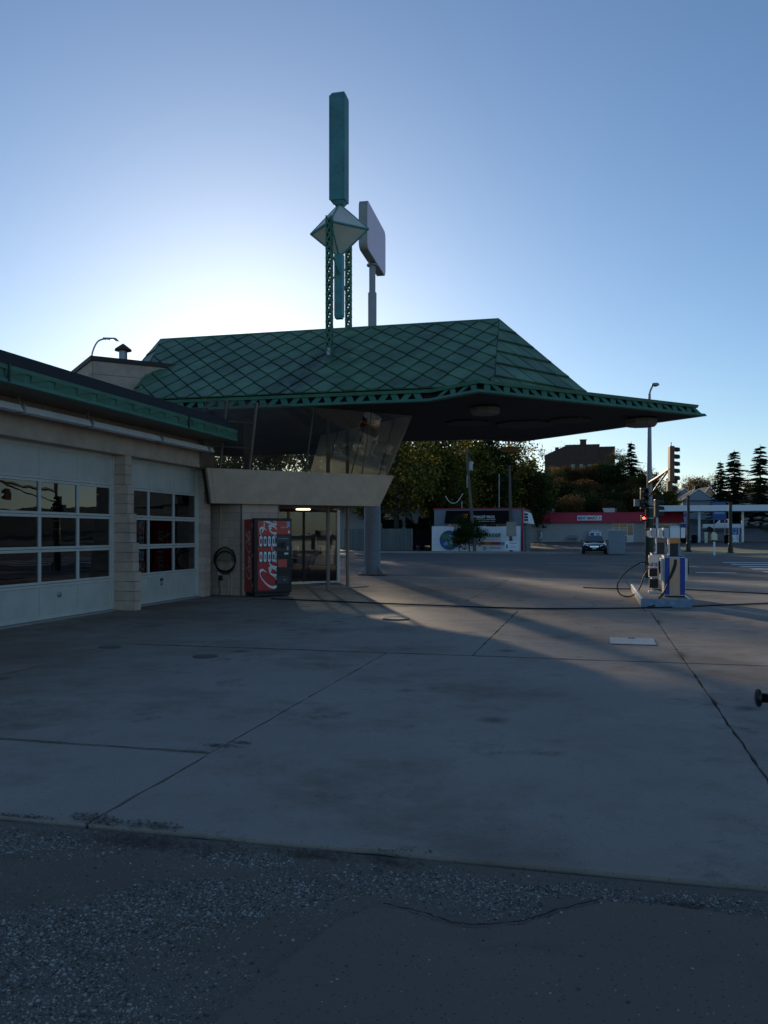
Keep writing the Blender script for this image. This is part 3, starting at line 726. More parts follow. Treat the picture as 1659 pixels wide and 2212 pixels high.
DA_, DB_ = (.33 + .125, -.525), (-.33 + .125, -.525)
shingle_face([Ln, Fn, R1, R0], (-10.95, 0, Rz), DA_, DB_)
shingle_face([Fn, Tr, R1], (-5.75, 0, Rz), (.92, .03), (.30, -.62))
shingle_face([Tl, Ln, R0], (-16.7, 0, Rz), (-.60, .02), (-.1, -.62))
shingle_face([R0, R1, Ff, Lf], (-10.95, 0, Rz), (.33 - .125, -.525), (-.33 - .125, -.525), False); shingle_face([Tr, Ff, R1], (-5.75, 0, Rz), (-.60, .02), (-.22, -.62), False); shingle_face([Lf, Tl, R0], (-16.7, 0, Rz), (.60, .02), (.1, -.62), False)
t = MB(); t.tube([Vector(R0) + Vector((0, 0, .02)), Vector(R1) + Vector((0, 0, .02))], 0.045, 6); t.obj('ridge_cap', M_['trim_green'], roof)
for A in ((R1, Tr), (R0, Tl)):
    t = MB(); t.tube([Vector(A[0]) + Vector((0, 0, .015)), Vector(A[1]) + Vector((0, 0, .015))], 0.035, 6); t.obj('hip_cap', M_['trim_green'], roof)
# rails round the eave and the folded zigzag between them
o0, o1, o2, o3, o5 = OUT, offset(OUT, .18), offset(OUT, .17), offset(OUT, .32), offset(OUT, .42)
NE = len(OUT); mfa = MB()
for i in range(NE - 1):
    j = i + 1
    mfa.hexa([o0[i], o0[j], o1[j], o1[i]], 4.85, [offset(OUT, .03)[i], offset(OUT, .03)[j], o1[j], o1[i]], 4.915)
    mfa.hexa([o2[i], o2[j], o3[j], o3[i]], 5.085, [offset(OUT, .15)[i], offset(OUT, .15)[j], o5[j], o5[i]], 5.165)
mfa.loft([(q[0], q[1], 5.166) for q in offset(OUT, .16)], [(q[0], q[1], 5.215) for q in offset(OUT, .55)])
fas = part(mfa, 'canopy_fascia', M_['trim_green'])
for i in range(NE - 1):
    P, Q = Vector(OUT[i]), Vector(OUT[i + 1]); Ln_ = (Q - P).length; d = (Q - P) / Ln_; nn = Vector((-d.y, d.x))
    ncell = max(1, round((Ln_ - 0.35) / 0.60)); cw = (Ln_ - 0.35) / ncell
    for k in range(ncell):
        for s in (0, 1):
            c0 = 0.175 + k * cw + (0.06 if s == 0 else cw * 0.5 + 0.06); wdt = 0.175; sh = cw * 0.5 - wdt - 0.02
            zb, zt = 4.9155, 5.0845; ob, ot = 0.07, 0.20
            xb = c0 if s == 0 else c0 + sh; xt = c0 + sh if s == 0 else c0
            f = lambda x, off, z: tuple((P + d * x + nn * off).to_3d() + Vector((0, 0, z)))
            A = [f(xb, ob, zb), f(xb + wdt, ob, zb), f(xt + wdt, ot, zt), f(xt, ot, zt)]
            Bq = [f(xb, ob + .03, zb), f(xb + wdt, ob + .03, zb), f(xt + wdt, ot + .03, zt), f(xt, ot + .03, zt)]
            t = MB(); t.loft(A, Bq); t.obj('fascia_plate', M_['trim_green'], fas, fix=True)
# soffit lamps: shallow octagonal drums
def drum(a, p, r, h, lift=0.0):
    t = MB(); t.lathe([(r * 0.86, 4.851 - h - lift), (r, 4.851 - h * 0.75 - lift), (r, 4.851 - h * 0.2 - lift), (r * 0.7, 4.8515)], 8, (a, p, 0), pi / 8); o = t.obj('soffit_lamp', M_['lamp_drum'], sof); return o
drum(-1.75, 0.0, 0.46, 0.24); drum(-5.75, -3.2, 0.40, 0.20); t = MB(); t.lathe([(.26, 4.43), (.36, 4.47), (.36, 4.53), (.30, 4.55)], 8, (-5.9, 4.45, 0), pi / 8); t.tube([(-5.9, 4.45, 4.55), (-5.9, 4.45, 4.853)], .03, 6); t.obj('soffit_lamp', M_['lamp_shade'], sof)
for a, p, r in ((-5.0, 0.4, 0.9), (-6.6, -0.3, 0.7), (-3.7, -.2, .6)):
    t = MB(); t.lathe([(r, 4.80), (r, 4.8515)], 8, (a, p, 0), pi / 8); t.obj('soffit_panel', M_['coping_brown'], sof)

# ---- ground-floor block wall under the lounge
blk = MB(); blk.box(-.195, .195, -.06, .06, 0, .192); BLK = blk.mesh('block', M_['beige_block'])
hbk = MB(); hbk.box(-.095, .095, -.06, .06, 0, .192); HBK = hbk.mesh('block', M_['beige_block'])
def block_wall(P, Q, h, name='block_wall'):
    P, Q = Vector(P), Vector(Q); Lw = (Q - P).length; d = (Q - P) / Lw; ang = math.atan2(d.y, d.x); nn = Vector((-d.y, d.x))
    m = MB(); m.prism([tuple(P - nn * .05), tuple(Q - nn * .05), tuple(Q + nn * .25), tuple(P + nn * .25)], 0, h); wl = part(m, name, M_['mortar'])
    nc = int(h / 0.2 + 0.01); nb = max(1, round(Lw / 0.4)); sc = Lw / (nb * 0.4)
    for c in range(nc):
        x = 0.0; first = True; z = c * h / nc + 0.003
        seq = [0.4] * nb if c % 2 == 0 else [0.2] + [0.4] * (nb - 1) + [0.2]
        for l in seq:
            q = P + d * ((x + l / 2) * sc); x += l
            o = child('block', BLK if l > .3 else HBK, wl, (q.x, q.y, z), (0, 0, ang), (sc, 1 + rnd.uniform(-.05, .05), h / nc / 0.2))
    return wl
LH = 2.35
KP = (-11.83, -4.72)
block_wall((-12.87, -4.45), KP, LH); block_wall(KP, (KP[0] + .707, KP[1] + .707), LH)
block_wall((KP[0] + .707, KP[1] + .707), (-13.75, -1.45), LH)
# narrow glazed side door between garage and block wall
b = MB()
b.box(-12.86, -12.79, -5.04, -4.97, 0.02, 2.33); b.box(-12.93, -12.86, -4.53, -4.46, 0.02, 2.33)
for z in (0.02, 0.75, 1.35, 1.85, 2.26): b.prism([(-12.858, -4.969), (-12.792, -4.969), (-12.865, -4.531), (-12.928, -4.531)], z, z + 0.06)
dr = part(b, 'side_door', M_['post_tan'])
for z0, z1 in ((.811, 1.349), (1.411, 1.849), (1.911, 2.259)):
    t = MB(); t.prism([(-12.835, -4.968), (-12.825, -4.968), (-12.892, -4.532), (-12.902, -4.532)], z0, z1); t.obj('pane', M_['door_glass'], dr)
t = MB(); t.prism([(-12.84, -4.968), (-12.81, -4.968), (-12.88, -4.532), (-12.91, -4.532)], .081, .749); t.obj('panel', M_['post_tan'], dr)
for z in (0.5, 1.15, 2.05):
    t = MB(); t.box(-12.86, -12.835, -4.50, -4.47, z, z + .09); t.obj('hinge', M_['iron'], dr)
# glazed sales room set back below
G0, G1 = Vector((-13.75, -1.45)), Vector((-11.03, 1.27)); gd = (G1 - G0).normalized(); gn = Vector((gd.y, -gd.x))
def gpt(x, off=0.0): q = G0 + gd * x + gn * off; return (q.x, q.y)
def gbox(m, x0, x1, o0_, o1_, z0, z1): m.prism([gpt(x0, o1_), gpt(x1, o1_), gpt(x1, o0_), gpt(x0, o0_)], z0, z1)
GL = (G1 - G0).length
b = MB(); gbox(b, GL - .1, GL, -.06, .06, 0.03, LH); gbox(b, 0, GL - .1, -.05, .05, 0.02, 0.075); 
sf = part(b, 'shop_window', M_['white_frame'])
for x0, x1, z0, z1 in ((1.62, 1.70, .0755, LH - .08), (2.55, 2.61, .0755, LH - .08), (0, GL - .1, LH - .079, LH)):
    t = MB(); gbox(t, x0, x1, -.04, .04, z0, z1); t.obj('mullion', M_['coping_brown'], sf)
for x0, x1 in ((0.0, 1.62), (1.70, 2.55), (2.61, GL - .1)):
    t = MB(); gbox(t, x0 + .001, x1 - .001, -.006, .006, .076, 2.269); t.obj('pane', M_['door_glass'], sf)
t = MB(); gbox(t, 2.9, 3.15, -.012, -.009, 1.45, 1.85); t.obj('notice', M_['print_white'], sf)
b = MB()
e = G1 + Vector((-.707, .707)) * 3.4
b.prism([tuple(G1 + Vector((-.08, .08))), tuple(e), tuple(e + Vector((-.1, -.1))), tuple(G1 + Vector((-.18, -.02)))], 0, 0.5)
b.box(-20, -19.8, -4.3, 6, 0, LH); b.box(-20, e.x, e.y, e.y + .15, 0, 0.7)
part(b, 'sales_room_wall', M_['interior_wood'])
b = MB(); b.box(-18.0, -15.2, -.6, .1, 0, 1.05); b.box(-17.8, -14.6, 2.6, 3.0, 0, 1.4); b.box(-15.6, -15.2, 1.2, 1.6, 0, LH); part(b, 'counter', M_['interior_wood'])
t = MB(); rc = L(-2.42, 25.5); q = [(rc[0] + .2 * cos(2 * pi * k / 24), rc[1] + .2 * sin(2 * pi * k / 24), 2.315) for k in range(25)]; t.tube(q, .022, 6); part(t, 'ring_lamp', M_['ring_glow'])

# ---- lounge above: floor, leaning parapet, leaning glass
LB, RB, LT, RT = (-12.27, -5.52), (-8.83, -2.08), (-12.22, -5.89), (-8.41, -2.08)
BR, BRt = (-12.36, 1.45), (-12.15, 1.66)
b = MB(); b.prism([(LB[0] + .1, LB[1] + .15), (RB[0] - .12, RB[1]), (BR[0], BR[1] - .1), (-20, BR[1] - .1), (-20, -4.85), (-12.8, -4.85)], LH + .002, LH + .2); part(b, 'lounge_floor', M_['soffit_brown'])
def wall_slab(m, B0, B1, T0, T1, z0, z1, t0, t1):
    d = (Vector(B1) - Vector(B0)).normalized(); n = Vector((-d.y, d.x))
    o = lambda q, t: tuple(Vector(q) + n * t)
    m.add([(*B0, z0), (*B1, z0), (*o(B1, t0), z0), (*o(B0, t0), z0), (*T0, z1), (*T1, z1), (*o(T1, t1), z1), (*o(T0, t1), z1)],
          [(3, 2, 1, 0), (4, 5, 6, 7), (0, 1, 5, 4), (1, 2, 6, 5), (2, 3, 7, 6), (3, 0, 4, 7)])
PZ = 3.2
b = MB(); wall_slab(b, LB, RB, LT, RT, LH, PZ, .14, .14); wall_slab(b, RB, BR, RT, BRt, LH + .001, PZ - .001, .14, .14); wall_slab(b, BR, (-16.5, 1.45), BRt, (-16.5, 1.66), LH, PZ, .14, .14)
part(b, 'lounge_parapet', M_['stucco'])
b = MB(); wall_slab(b, (-12.86, -4.9), (LB[0], LB[1] + .003), (-12.7, -5.3), (LT[0], LT[1] + .004), LH, PZ - .002, .1, .1); part(b, 'parapet_return', M_['coping_brown'])
c0, c1 = -6.56, -5.85; s0, s1 = -10.72, -10.01; GZ = 4.845
apB, apT = ((c0 + s0) / 2, (s0 - c0) / 2), ((c1 + s1) / 2, (s1 - c1) / 2)
def fr_pt(a_bottom, z):                    # point on the front glass plane, measured by its bottom a
    t = (z - PZ) / (GZ - PZ); c = c0 + (c1 - c0) * t; am = a_bottom + (c - c0) / 2; return Vector((am, am - c, z))
def rt_pt(a_bottom, z):
    t = (z - PZ) / (GZ - PZ); s = s0 + (s1 - s0) * t; am = a_bottom + (s - s0) / 2; return Vector((am, s - am, z))
def pane(pts, n, parent, m='window_glass'):
    t = MB(); t.slab3(pts, n, 0.008); t.obj('pane', M_[m], parent, fix=True)
nF = Vector((-.707, .707, 0)); nR = Vector((-.707, -.707, 0))
fm = [-12.05, -11.50, -10.385, -9.178]
b = MB(); b.tube([Vector((*apB, PZ)), Vector((*apT, GZ))], .035, 4); lw = part(b, 'lounge_window', M_['post_tan'])
def bar(A, Bq, th): t = MB(); t.tube([A, Bq], th, 4); t.obj('mullion', M_['post_tan'], lw)
for i, a in enumerate(fm): bar(fr_pt(a, PZ) + nF * .03, fr_pt(a, GZ) + nF * .03, .05 if i == 1 else (.04 if i == 0 else .022))
for a in (-8.897, -10.1, -11.3): bar(rt_pt(a, PZ) + nR * .03, rt_pt(a, GZ) + nR * .03, .022)
for z in (3.75, 4.36): bar(fr_pt(-12.5, z) + nF * .03, fr_pt(-11.5, z) + nF * .03, .03)
ends = [-12.45] + fm + [apB[0]]
for i in range(len(ends) - 1):
    x0, x1 = ends[i] + .01, ends[i + 1] - .01
    Tp1 = fr_pt(x1, GZ); 
    if i == len(ends) - 2: Tp1 = Vector((*apT, GZ))
    pane([fr_pt(x0, PZ), fr_pt(x1, PZ), Tp1, fr_pt(x0, GZ)], nF, lw)
re = [apB[0], -8.897, -10.1, -11.3, -12.2]
for i in range(4):
    x0, x1 = re[i] - .01, re[i + 1] + .01; T0 = Vector((*apT, GZ)) if i == 0 else rt_pt(x0, GZ)
    pane([rt_pt(x0, PZ), rt_pt(x1, PZ), rt_pt(x1, GZ), T0], nR, lw, 'dusty_glass')
b = MB()
q0, q1, q2 = fr_pt(-12.5, GZ), Vector((*apT, GZ)), rt_pt(-12.25, GZ)
b.box(-16.5, q2.x, q2.y, q2.y + .12, 4.25, 4.85)
part(b, 'window_header', M_['soffit'])
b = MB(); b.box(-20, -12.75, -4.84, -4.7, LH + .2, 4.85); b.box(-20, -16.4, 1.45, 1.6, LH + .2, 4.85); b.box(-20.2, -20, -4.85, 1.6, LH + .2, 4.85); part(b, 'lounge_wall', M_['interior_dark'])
b = MB(); b.box(-13.3, -12.62, -5.2, -4.85, LH + .2, 4.3); b.box(-13.6, -12.9, -4.9, -4.6, PZ - .1, 4.6); part(b, 'stair_door', M_['coping_brown'])
b = MB(); b.box(-14.5, -12.0, -.4, .1, LH + .2, 3.45); b.box(-12.6, -12.4, -2.8, -2.6, LH + .2, 4.85); b.box(-15.4, -15.1, -3.6, -3.2, LH + .2, 4.85); part(b, 'lounge_counter', M_['interior_wood'])
# steel posts up through both floors
for a, p in ((-10.25, -2.35), (-10.14, -0.80)):
    t = MB(); t.lathe([(.053, 0.0), (.053, 4.85)], 14, (a, p, 0)); t.lathe([(.11, .004), (.11, .02)], 14, (a, p, 0)); o = part(t, 'steel_post', M_['post_tan'])
t = MB(); t.prism([(-10.9, -1.7), (-9.9, -1.1), (-9.6, -.4), (-11.0, -.4)], 0.004, 0.03); part(t, 'step_pad', M_['kerb_concrete'])

# ---- penthouse block rising behind the garage roof
pz = 6.59
C0 = Vector((-15.12 - 2.33 * .707, -2.09 - 2.33 * .707)); PR = C0 + Vector((.707, .707)) * 3.2; PB = C0 + Vector((-.707, .707)) * 3.0; PC = PR + Vector((-.707, .707)) * 3.0
PHp = [tuple(C0), tuple(PR), tuple(PC), tuple(PB)]
b = MB(); b.prism(PHp, 4.2, pz - .12); ph = part(b, 'penthouse', M_['mortar'])
for (P, Q) in ((C0, PR), (PB, C0)):
    d = (Q - P).normalized(); n = Vector((d.y, -d.x)); 
    for r_ in range(6):
        z0 = 4.22 + r_ * 0.375; t = MB()
        t.prism([tuple(P + d * .01 + n * .0), tuple(Q - d * .01), tuple(Q - d * .01 + n * .03), tuple(P + d * .01 + n * .03)], z0 + .006, min(z0 + .369, pz - .125)); t.obj('siding_board', M_['beige_block'], ph, fix=True)
t = MB(); t.prism(offset(PHp, -.07), pz - .119, pz + .01); t.obj('coping', M_['coping_brown'], ph)
fc = C0 + Vector((.707, .707)) * 1.05 + Vector((-.707, .707)) * .8
t = MB(); t.lathe([(.12, pz), (.12, pz + .42)], 14, (fc.x, fc.y, 0)); fl = t.obj('flue', M_['galvanised'], ph)
t = MB(); t.lathe([(.25, pz + .42), (.235, pz + .47), (.02, pz + .63)], 14, (fc.x, fc.y, 0)); t.obj('flue_cap', M_['rust_cap'], ph)
# ================================================================== ROOFTOP PYLON
pyc = L(-1.326, 25.27)
PY = empty('rooftop_pylon', W(pyc[0], pyc[1], 7.33), -TH, 'teal metal sign pylon with diamond lantern on lattice legs on the green roof', 'pylon')
def pz_(z): return z - 7.33
b = MB(); wd, dp = .23, .23; z0, z1 = pz_(11.42), pz_(14.50)
b.loft([(-wd, -dp, z0), (wd, -dp, z0), (wd, dp, z0), (-wd, dp, z0)], [(-wd, -dp, z1), (wd, -dp, z1), (wd, dp, z1), (-wd, dp, z1)])
b.hexa([(-wd, -dp), (wd, -dp), (wd, dp), (-wd, dp)], z1 + .001, [(-wd + .04, -dp + .10), (wd - .04, -dp + .10), (wd - .04, dp - .10), (-wd + .04, dp - .10)], z1 + .13)
b.hexa([(-.13, -.13), (.13, -.13), (.13, .13), (-.13, .13)], pz_(11.31), [(-.2, -.2), (.2, -.2), (.2, .2), (-.2, .2)], z0 - .001)
upc = b.obj('upper_shaft', M_['pylon_teal'], PY, bevel=.012)
for s_ in (-1, 1):
    t = MB(); t.box(s_ * wd - .012, s_ * wd + .012, -dp - .012, -dp + .012, z0, z1); t.obj('corner_trim', M_['pylon_teal'], upc)
rv = MB()
for k in range(26):
    for x in (-wd + .05, wd - .05):
        z = z0 + .08 + k * .121; rv.box(x - .008, x + .008, -dp - .006, -dp + .001, z, z + .016); rv.box(wd - .001, wd + .006, x - .008, x + .008, z, z + .016)
t = rv.obj('rivets', M_['post_green'], upc); t['kind'] = 'stuff'
ctr, ra = pz_(10.55), .89; zt, zb = pz_(11.36), pz_(9.79)
eq = [Vector((ra, 0, ctr)), Vector((0, ra, ctr)), Vector((-ra, 0, ctr)), Vector((0, -ra, ctr))]; Tp, Bt = Vector((0, 0, zt)), Vector((0, 0, zb))
b = MB()
for i in range(4):
    b.tube([eq[i], eq[(i + 1) % 4]], .035, 5); b.tube([eq[i], Tp], .03, 5); b.tube([eq[i], Bt], .03, 5)
lan = b.obj('lantern_frame', M_['pylon_teal'], PY)
for i in range(4):
    for ap in (Tp, Bt):
        A, Bq = eq[i], eq[(i + 1) % 4]; c = (A + Bq + ap) / 3; q = [c + (v - c) * .93 for v in (A, Bq, ap)]; n = (q[1] - q[0]).cross(q[2] - q[0]).normalized()
        t = MB(); t.slab3(q, n, .012); t.obj('lantern_pane', M_['frosted'], lan, fix=True)
b = MB(); b.box(-.125, .125, -.125, .125, pz_(8.02), pz_(9.86)); b.box(-.115, .1, -.115, .1, pz_(7.96), pz_(8.019)); b.obj('lower_shaft', M_['pylon_teal'], PY, bevel=.01)
for s_ in (-1, 1):
    y = s_ * .97; ztop = pz_(10.66); zbot = pz_(6.72) if s_ < 0 else pz_(7.75)
    lg = MB(); w_ = .07
    for dx, dy in ((-w_, -w_), (w_, -w_), (w_, w_), (-w_, w_)): lg.box(dx - .018, dx + .018, y + dy - .018, y + dy + .018, zbot, ztop)
    leg = lg.obj('lattice_leg', M_['trim_green'], PY); lc = MB(); n = int((ztop - zbot) / .13)
    for k in range(n):
        z = zbot + k * .13; zz = z + .13; f = 1 if k % 2 else -1
        for q in (-w_, w_):
            lc.tube([(-w_ * f, y + q, z), (w_ * f, y + q, zz)], .036, 4); lc.tube([(q, y - w_ * f, z), (q, y + w_ * f, zz)], .036, 4)
    o = lc.obj('lacing', M_['trim_green'], leg); o['kind'] = 'stuff'
    t = MB(); t.lathe([(.10, zbot - .12), (.10, zbot + .16), (.085, zbot + .17)], 10, (0, y, 0)); t.obj('boot', M_['galvanised'], leg)
    for za, zc in ((pz_(9.85), pz_(9.25)), (pz_(8.75), pz_(9.35))):
        t = MB(); t.tube([(0, y - s_ * .06, za), (0, s_ * .12, zc)], .022, 6); t.obj('brace', M_['trim_green'], leg)
# ================================================================== TALL BLANK SIGN ON ITS COLUMN
sx, sy = -0.46, 33.5
SG = empty('pole_sign', (sx, sy, 0), 0, 'tall blank lavender sign board on a stepped blue grey column behind the station', 'sign')
b = MB(); b.lathe([(.325, .03), (.325, 4.6), (.30, 4.65)], 28); b.obj('column', M_['pole_blue'], SG, smooth=False)
b = MB(); b.lathe([(.168, 4.64), (.168, 11.05), (.125, 11.08), (.125, 12.2)], 20); b.obj('upper_column', M_['pole_grey'], SG)
b = MB(); b.box(-.55, .55, -.55, .55, 0.004, .03); bp = b.obj('base_plate', M_['kerb_concrete'], SG)
for k in range(4):
    t = MB(); an = pi / 4 + k * pi / 2; d = Vector((cos(an), sin(an), 0)); n = Vector((-sin(an), cos(an), 0)) * .012
    A = [d * .325 + Vector((0, 0, .031)), d * .6 + Vector((0, 0, .031)), d * .56 + Vector((0, 0, .09)), d * .325 + Vector((0, 0, .34))]
    t.loft([q - n for q in A], [q + n for q in A]); t.obj('gusset', M_['pole_grey'], bp, fix=True)
t = MB(); t.lathe([(.22, 12.11), (.22, 12.17)], 20); t.obj('flange', M_['pole_grey'], SG)
sdir = Vector((sin(R(10.8)), cos(R(10.8)), 0)); snor = Vector((sdir.y, -sdir.x, 0)); Wd, Hh, rr = 1.85, .92, .26
def rrect(w_, h_, r_, n=6):
    q = []
    for cx, cy, a0 in ((w_ - r_, h_ - r_, 0), (-w_ + r_, h_ - r_, 90), (-w_ + r_, -h_ + r_, 180), (w_ - r_, -h_ + r_, 270)):
        for k in range(n + 1): t = R(a0 + 90 * k / n); q.append((cx + r_ * cos(t), cy + r_ * sin(t)))
    return q
def sgl(q, off, zc=13.12): return [sdir * x + snor * off + Vector((0.02, 0, zc + y)) for x, y in q]
b = MB(); b.loft(sgl(rrect(Wd, Hh, rr), -.155), sgl(rrect(Wd, Hh, rr), .155)); cab = b.obj('sign_cabinet', M_['sign_edge'], SG, fix=True)
for s_ in (-1, 1):
    t = MB(); t.loft(sgl(rrect(Wd - .03, Hh - .03, rr - .03), .157 * s_), sgl(rrect(Wd - .03, Hh - .03, rr - .03), .166 * s_)); t.obj('sign_face', M_['sign_face'], cab, fix=True)

# ================================================================== SCRIPT LETTERING (brush strokes)
def script_strokes():
    S_ = []; x = 0.0
    def put(pts, dx): S_.append([Vector((p_[0] + dx, p_[1])) for p_ in pts])
    C = [(1.45, 1.25), (1.62, 1.62), (1.35, 1.95), (.8, 1.85), (.25, 1.3), (.02, .65), (.2, .12), (.62, -.08), (1.05, .1), (1.32, .45)]
    o = [(.5, .95), (.2, .85), (.02, .45), (.15, .05), (.42, -.02), (.72, .25), (.78, .65), (.58, .93), (.42, .85), (.55, .7), (.95, .78)]
    c = [(.62, .68), (.68, .85), (.45, .97), (.15, .75), (.02, .4), (.12, .04), (.4, -.02), (.72, .3)]
    a = [(.68, .8), (.42, .97), (.14, .72), (.02, .35), (.14, .0), (.36, .06), (.62, .5), (.74, .97), (.68, .45), (.74, .04), (.92, .04), (1.1, .35)]
    l = [(0, .35), (.3, .9), (.58, 1.6), (.56, 2.02), (.36, 1.9), (.22, 1.2), (.16, .5), (.24, .03), (.42, .03), (.62, .35)]
    put(C, 0); put(o, 1.35); put(c, 2.25); put(a, 2.95)
    put([(3.95, .55), (4.25, .62), (4.5, .55)], 0)
    put(C, 4.55); put(o, 5.9); put(l, 6.75); put(a, 7.3)
    put([(.35, -.05), (.9, -.55), (2.0, -.5), (3.3, -.28), (4.4, -.35)], 0)       # tail of the first capital
    put([(5.6, 1.75), (6.3, 1.5), (7.2, 1.55), (8.2, 1.75)], 0)                    # flourish over the second
    return S_, 8.4
def script_mesh(name, m, parent, org, xd, yd, length, wk=1.0, depth=.003, clipbox=None):
    st, Lx = script_strokes(); k = length / Lx; xd, yd = Vector(xd).normalized(), Vector(yd).normalized(); zd = xd.cross(yd); org = Vector(org); b = MB()
    for s_ in st:
        q = cr([v.to_3d() for v in s_], 7); n = len(q); left = []; right = []
        q = [Vector((v.x + v.y * .28, v.y, 0)) for v in q]
        for i in range(n):
            d = (q[min(i + 1, n - 1)] - q[max(i - 1, 0)]); d = d.normalized() if d.length > 1e-6 else Vector((1, 0, 0))
            e = min(i, n - 1 - i) / (n - 1); wdt = (.045 + .17 * abs(sin(math.atan2(d.y, d.x) - .25)) ** 1.5) * min(1, .35 + e * 4) * wk
            nn = Vector((-d.y, d.x, 0)); left.append(q[i] + nn * wdt * .5); right.append(q[i] - nn * wdt * .5)
        vs = []
        for i in range(n):
            for v in (left[i], right[i]):
                for dz in (0, depth): vs.append(org + xd * v.x * k + yd * v.y * k + zd * dz)
        fs = []
        for i in range(n - 1):
            A, Bq = 4 * i, 4 * i + 4; fs += [(A + 1, A + 3, Bq + 3, Bq + 1), (A, A + 1, Bq + 1, Bq), (A + 3, A + 2, Bq + 2, Bq + 3)]
        b.add(vs, fs)
    o = b.obj(name, m, parent)
    if clipbox:
        bm = bmesh.new(); bm.from_mesh(o.data)
        for co, no in clipbox:
            bmesh.ops.bisect_plane(bm, geom=bm.verts[:] + bm.edges[:] + bm.faces[:], plane_co=co, plane_no=no, clear_outer=True)
        bm.to_mesh(o.data); bm.free()
    return o
# ================================================================== VENDING MACHINE
VW, VD, VH = 1.0, .82, 1.98
VM = empty('vending_machine', W(-11.24, -5.26, 0), -TH + R(43), 'red and black drink vending machine with white script lettering against the block wall', 'vending machine')
b = MB(); b.box(0, VW, .16, VD, .10, VH - .02); cabv = b.obj('cabinet', M_['vend_red'], VM, bevel=.012)
b = MB(); b.box(-.004, VW + .004, .0, .155, .10, VH); vdoor = b.obj('front_door', M_['vend_black'], VM, bevel=.015)
b = MB(); b.box(.03, VW - .03, .05, VD - .03, .03, .099); b.obj('base', M_['vend_black'], VM)
for x in (.08, VW - .08):
    for y in (.12, VD - .1):
        t = MB(); t.lathe([(.04, 0.004), (.04, .018), (.018, .022), (.018, .045)], 10, (x, y, 0)); t.obj('foot', M_['vend_grey'], VM)
for z in (.25, 1.0, 1.75):
    t = MB(); t.box(-.014, -.0045, .10, .14, z, z + .1); t.obj('hinge', M_['galvanised'], vdoor)
px0, px1, pz0, pz1 = .085, .545, .17, VH - .07
b = MB(); b.prism([(px0, -.012), (px1, -.012), (px1, -.001), (px0, -.001)], pz0, pz1); rp = b.obj('graphic_panel', M_['vend_red'], VM)
b = MB(); b.box(px1 + .001, VW - .035, -.012, -.001, 1.57, pz1); rp2 = b.obj('header_panel', M_['vend_red'], VM)
cb = [((px0, 0, 0), (-1, 0, 0)), ((px1 + .04, 0, 0), (1, 0, 0)), ((0, 0, pz0), (0, 0, -1)), ((0, 0, pz1), (0, 0, 1))]
script_mesh('lettering', M_['print_white'], VM, (.60, -.0125, .20), (0, 0, 1), (-1, 0, 0), 1.95, 1.35, .002, cb)
script_mesh('lettering', M_['print_white'], VM, (-.0015, .30, .42), (0, 0, 1), (0, 1, 0), 1.25, .9, .002)
script_mesh('lettering', M_['print_white'], rp2, (.70, -.0125, 1.74), (1, 0, 0), (0, 0, 1), .2, 1.0, .001)
cols_ = ['print_crimson', 'vend_grey', 'print_grey', 'print_leaf', 'print_orange', 'print_lightblue', 'print_red', 'print_green']
for r_ in range(2):
    for c in range(4):
        cx = px0 + .075 + c * .113; cz = 1.40 - r_ * .39
        def pill(hw, hh): return [(cx + hw * cos(t) , cz + (hh if sin(t) > 0 else -hh) + hw * sin(t)) for t in [2 * pi * k / 16 + .01 for k in range(16)]]
        t = MB(); t.loft([(x, -.0285, z) for x, z in pill(.050, .095)], [(x, -.012, z) for x, z in pill(.052, .097)]); bt = t.obj('selection_button', M_['vend_black'], VM, fix=True)
        t = MB(); t.loft([(x, -.034, z) for x, z in pill(.037, .09)], [(x, -.0288, z) for x, z in pill(.040, .092)]); t.obj('button_lens', M_['lamp_white'], bt, fix=True)
        t = MB(); t.loft([(x, -.0362, z) for x, z in pill(.022, .045)], [(x, -.0343, z) for x, z in pill(.022, .045)]); t.obj('drink_label', M_[cols_[r_ * 4 + c]], bt, fix=True)
def vbox(name, m, x0, x1, z0, z1, d=.012, parent=VM, y=-.0005): t = MB(); t.box(x0, x1, y - d, y, z0, z1); return t.obj(name, M_[m], parent, bevel=.003)
vbox('control_panel', 'vend_grey', .575, .955, 1.14, 1.55, .008)
vbox('bill_slot', 'vend_black', .62, .72, 1.25, 1.36, .03); vbox('coin_slot', 'galvanised', .865, .905, 1.17, 1.27, .022); vbox('card_reader', 'vend_black', .73, .82, 1.22, 1.38, .04)
vbox('price_tag', 'print_white', .80, .91, 1.06, 1.11, .004); vbox('poster', 'print_red', .62, .87, .74, .94, .005)
vbox('delivery_door', 'vend_grey', .60, .92, .33, .52, .01); vbox('sticker', 'print_lightblue', .865, .945, 1.76, 1.90, .016); vbox('sticker', 'print_white', .90, .945, 1.60, 1.67, .016)
vbox('instruction_strip', 'print_grey', .62, .90, 1.455, 1.475, .010)
t = MB(); t.lathe([(.02, 0), (.02, .02)], 12); t.xf(Matrix.Translation((.80, -.008, .42)) @ Matrix.Rotation(pi / 2, 4, 'X')); t.obj('lock', M_['galvanised'], VM)
t = MB(); t.box(VW + .006, VW + .02, -.004, .02, 1.06, 1.32); t.obj('lock_bar', M_['galvanised'], VM)

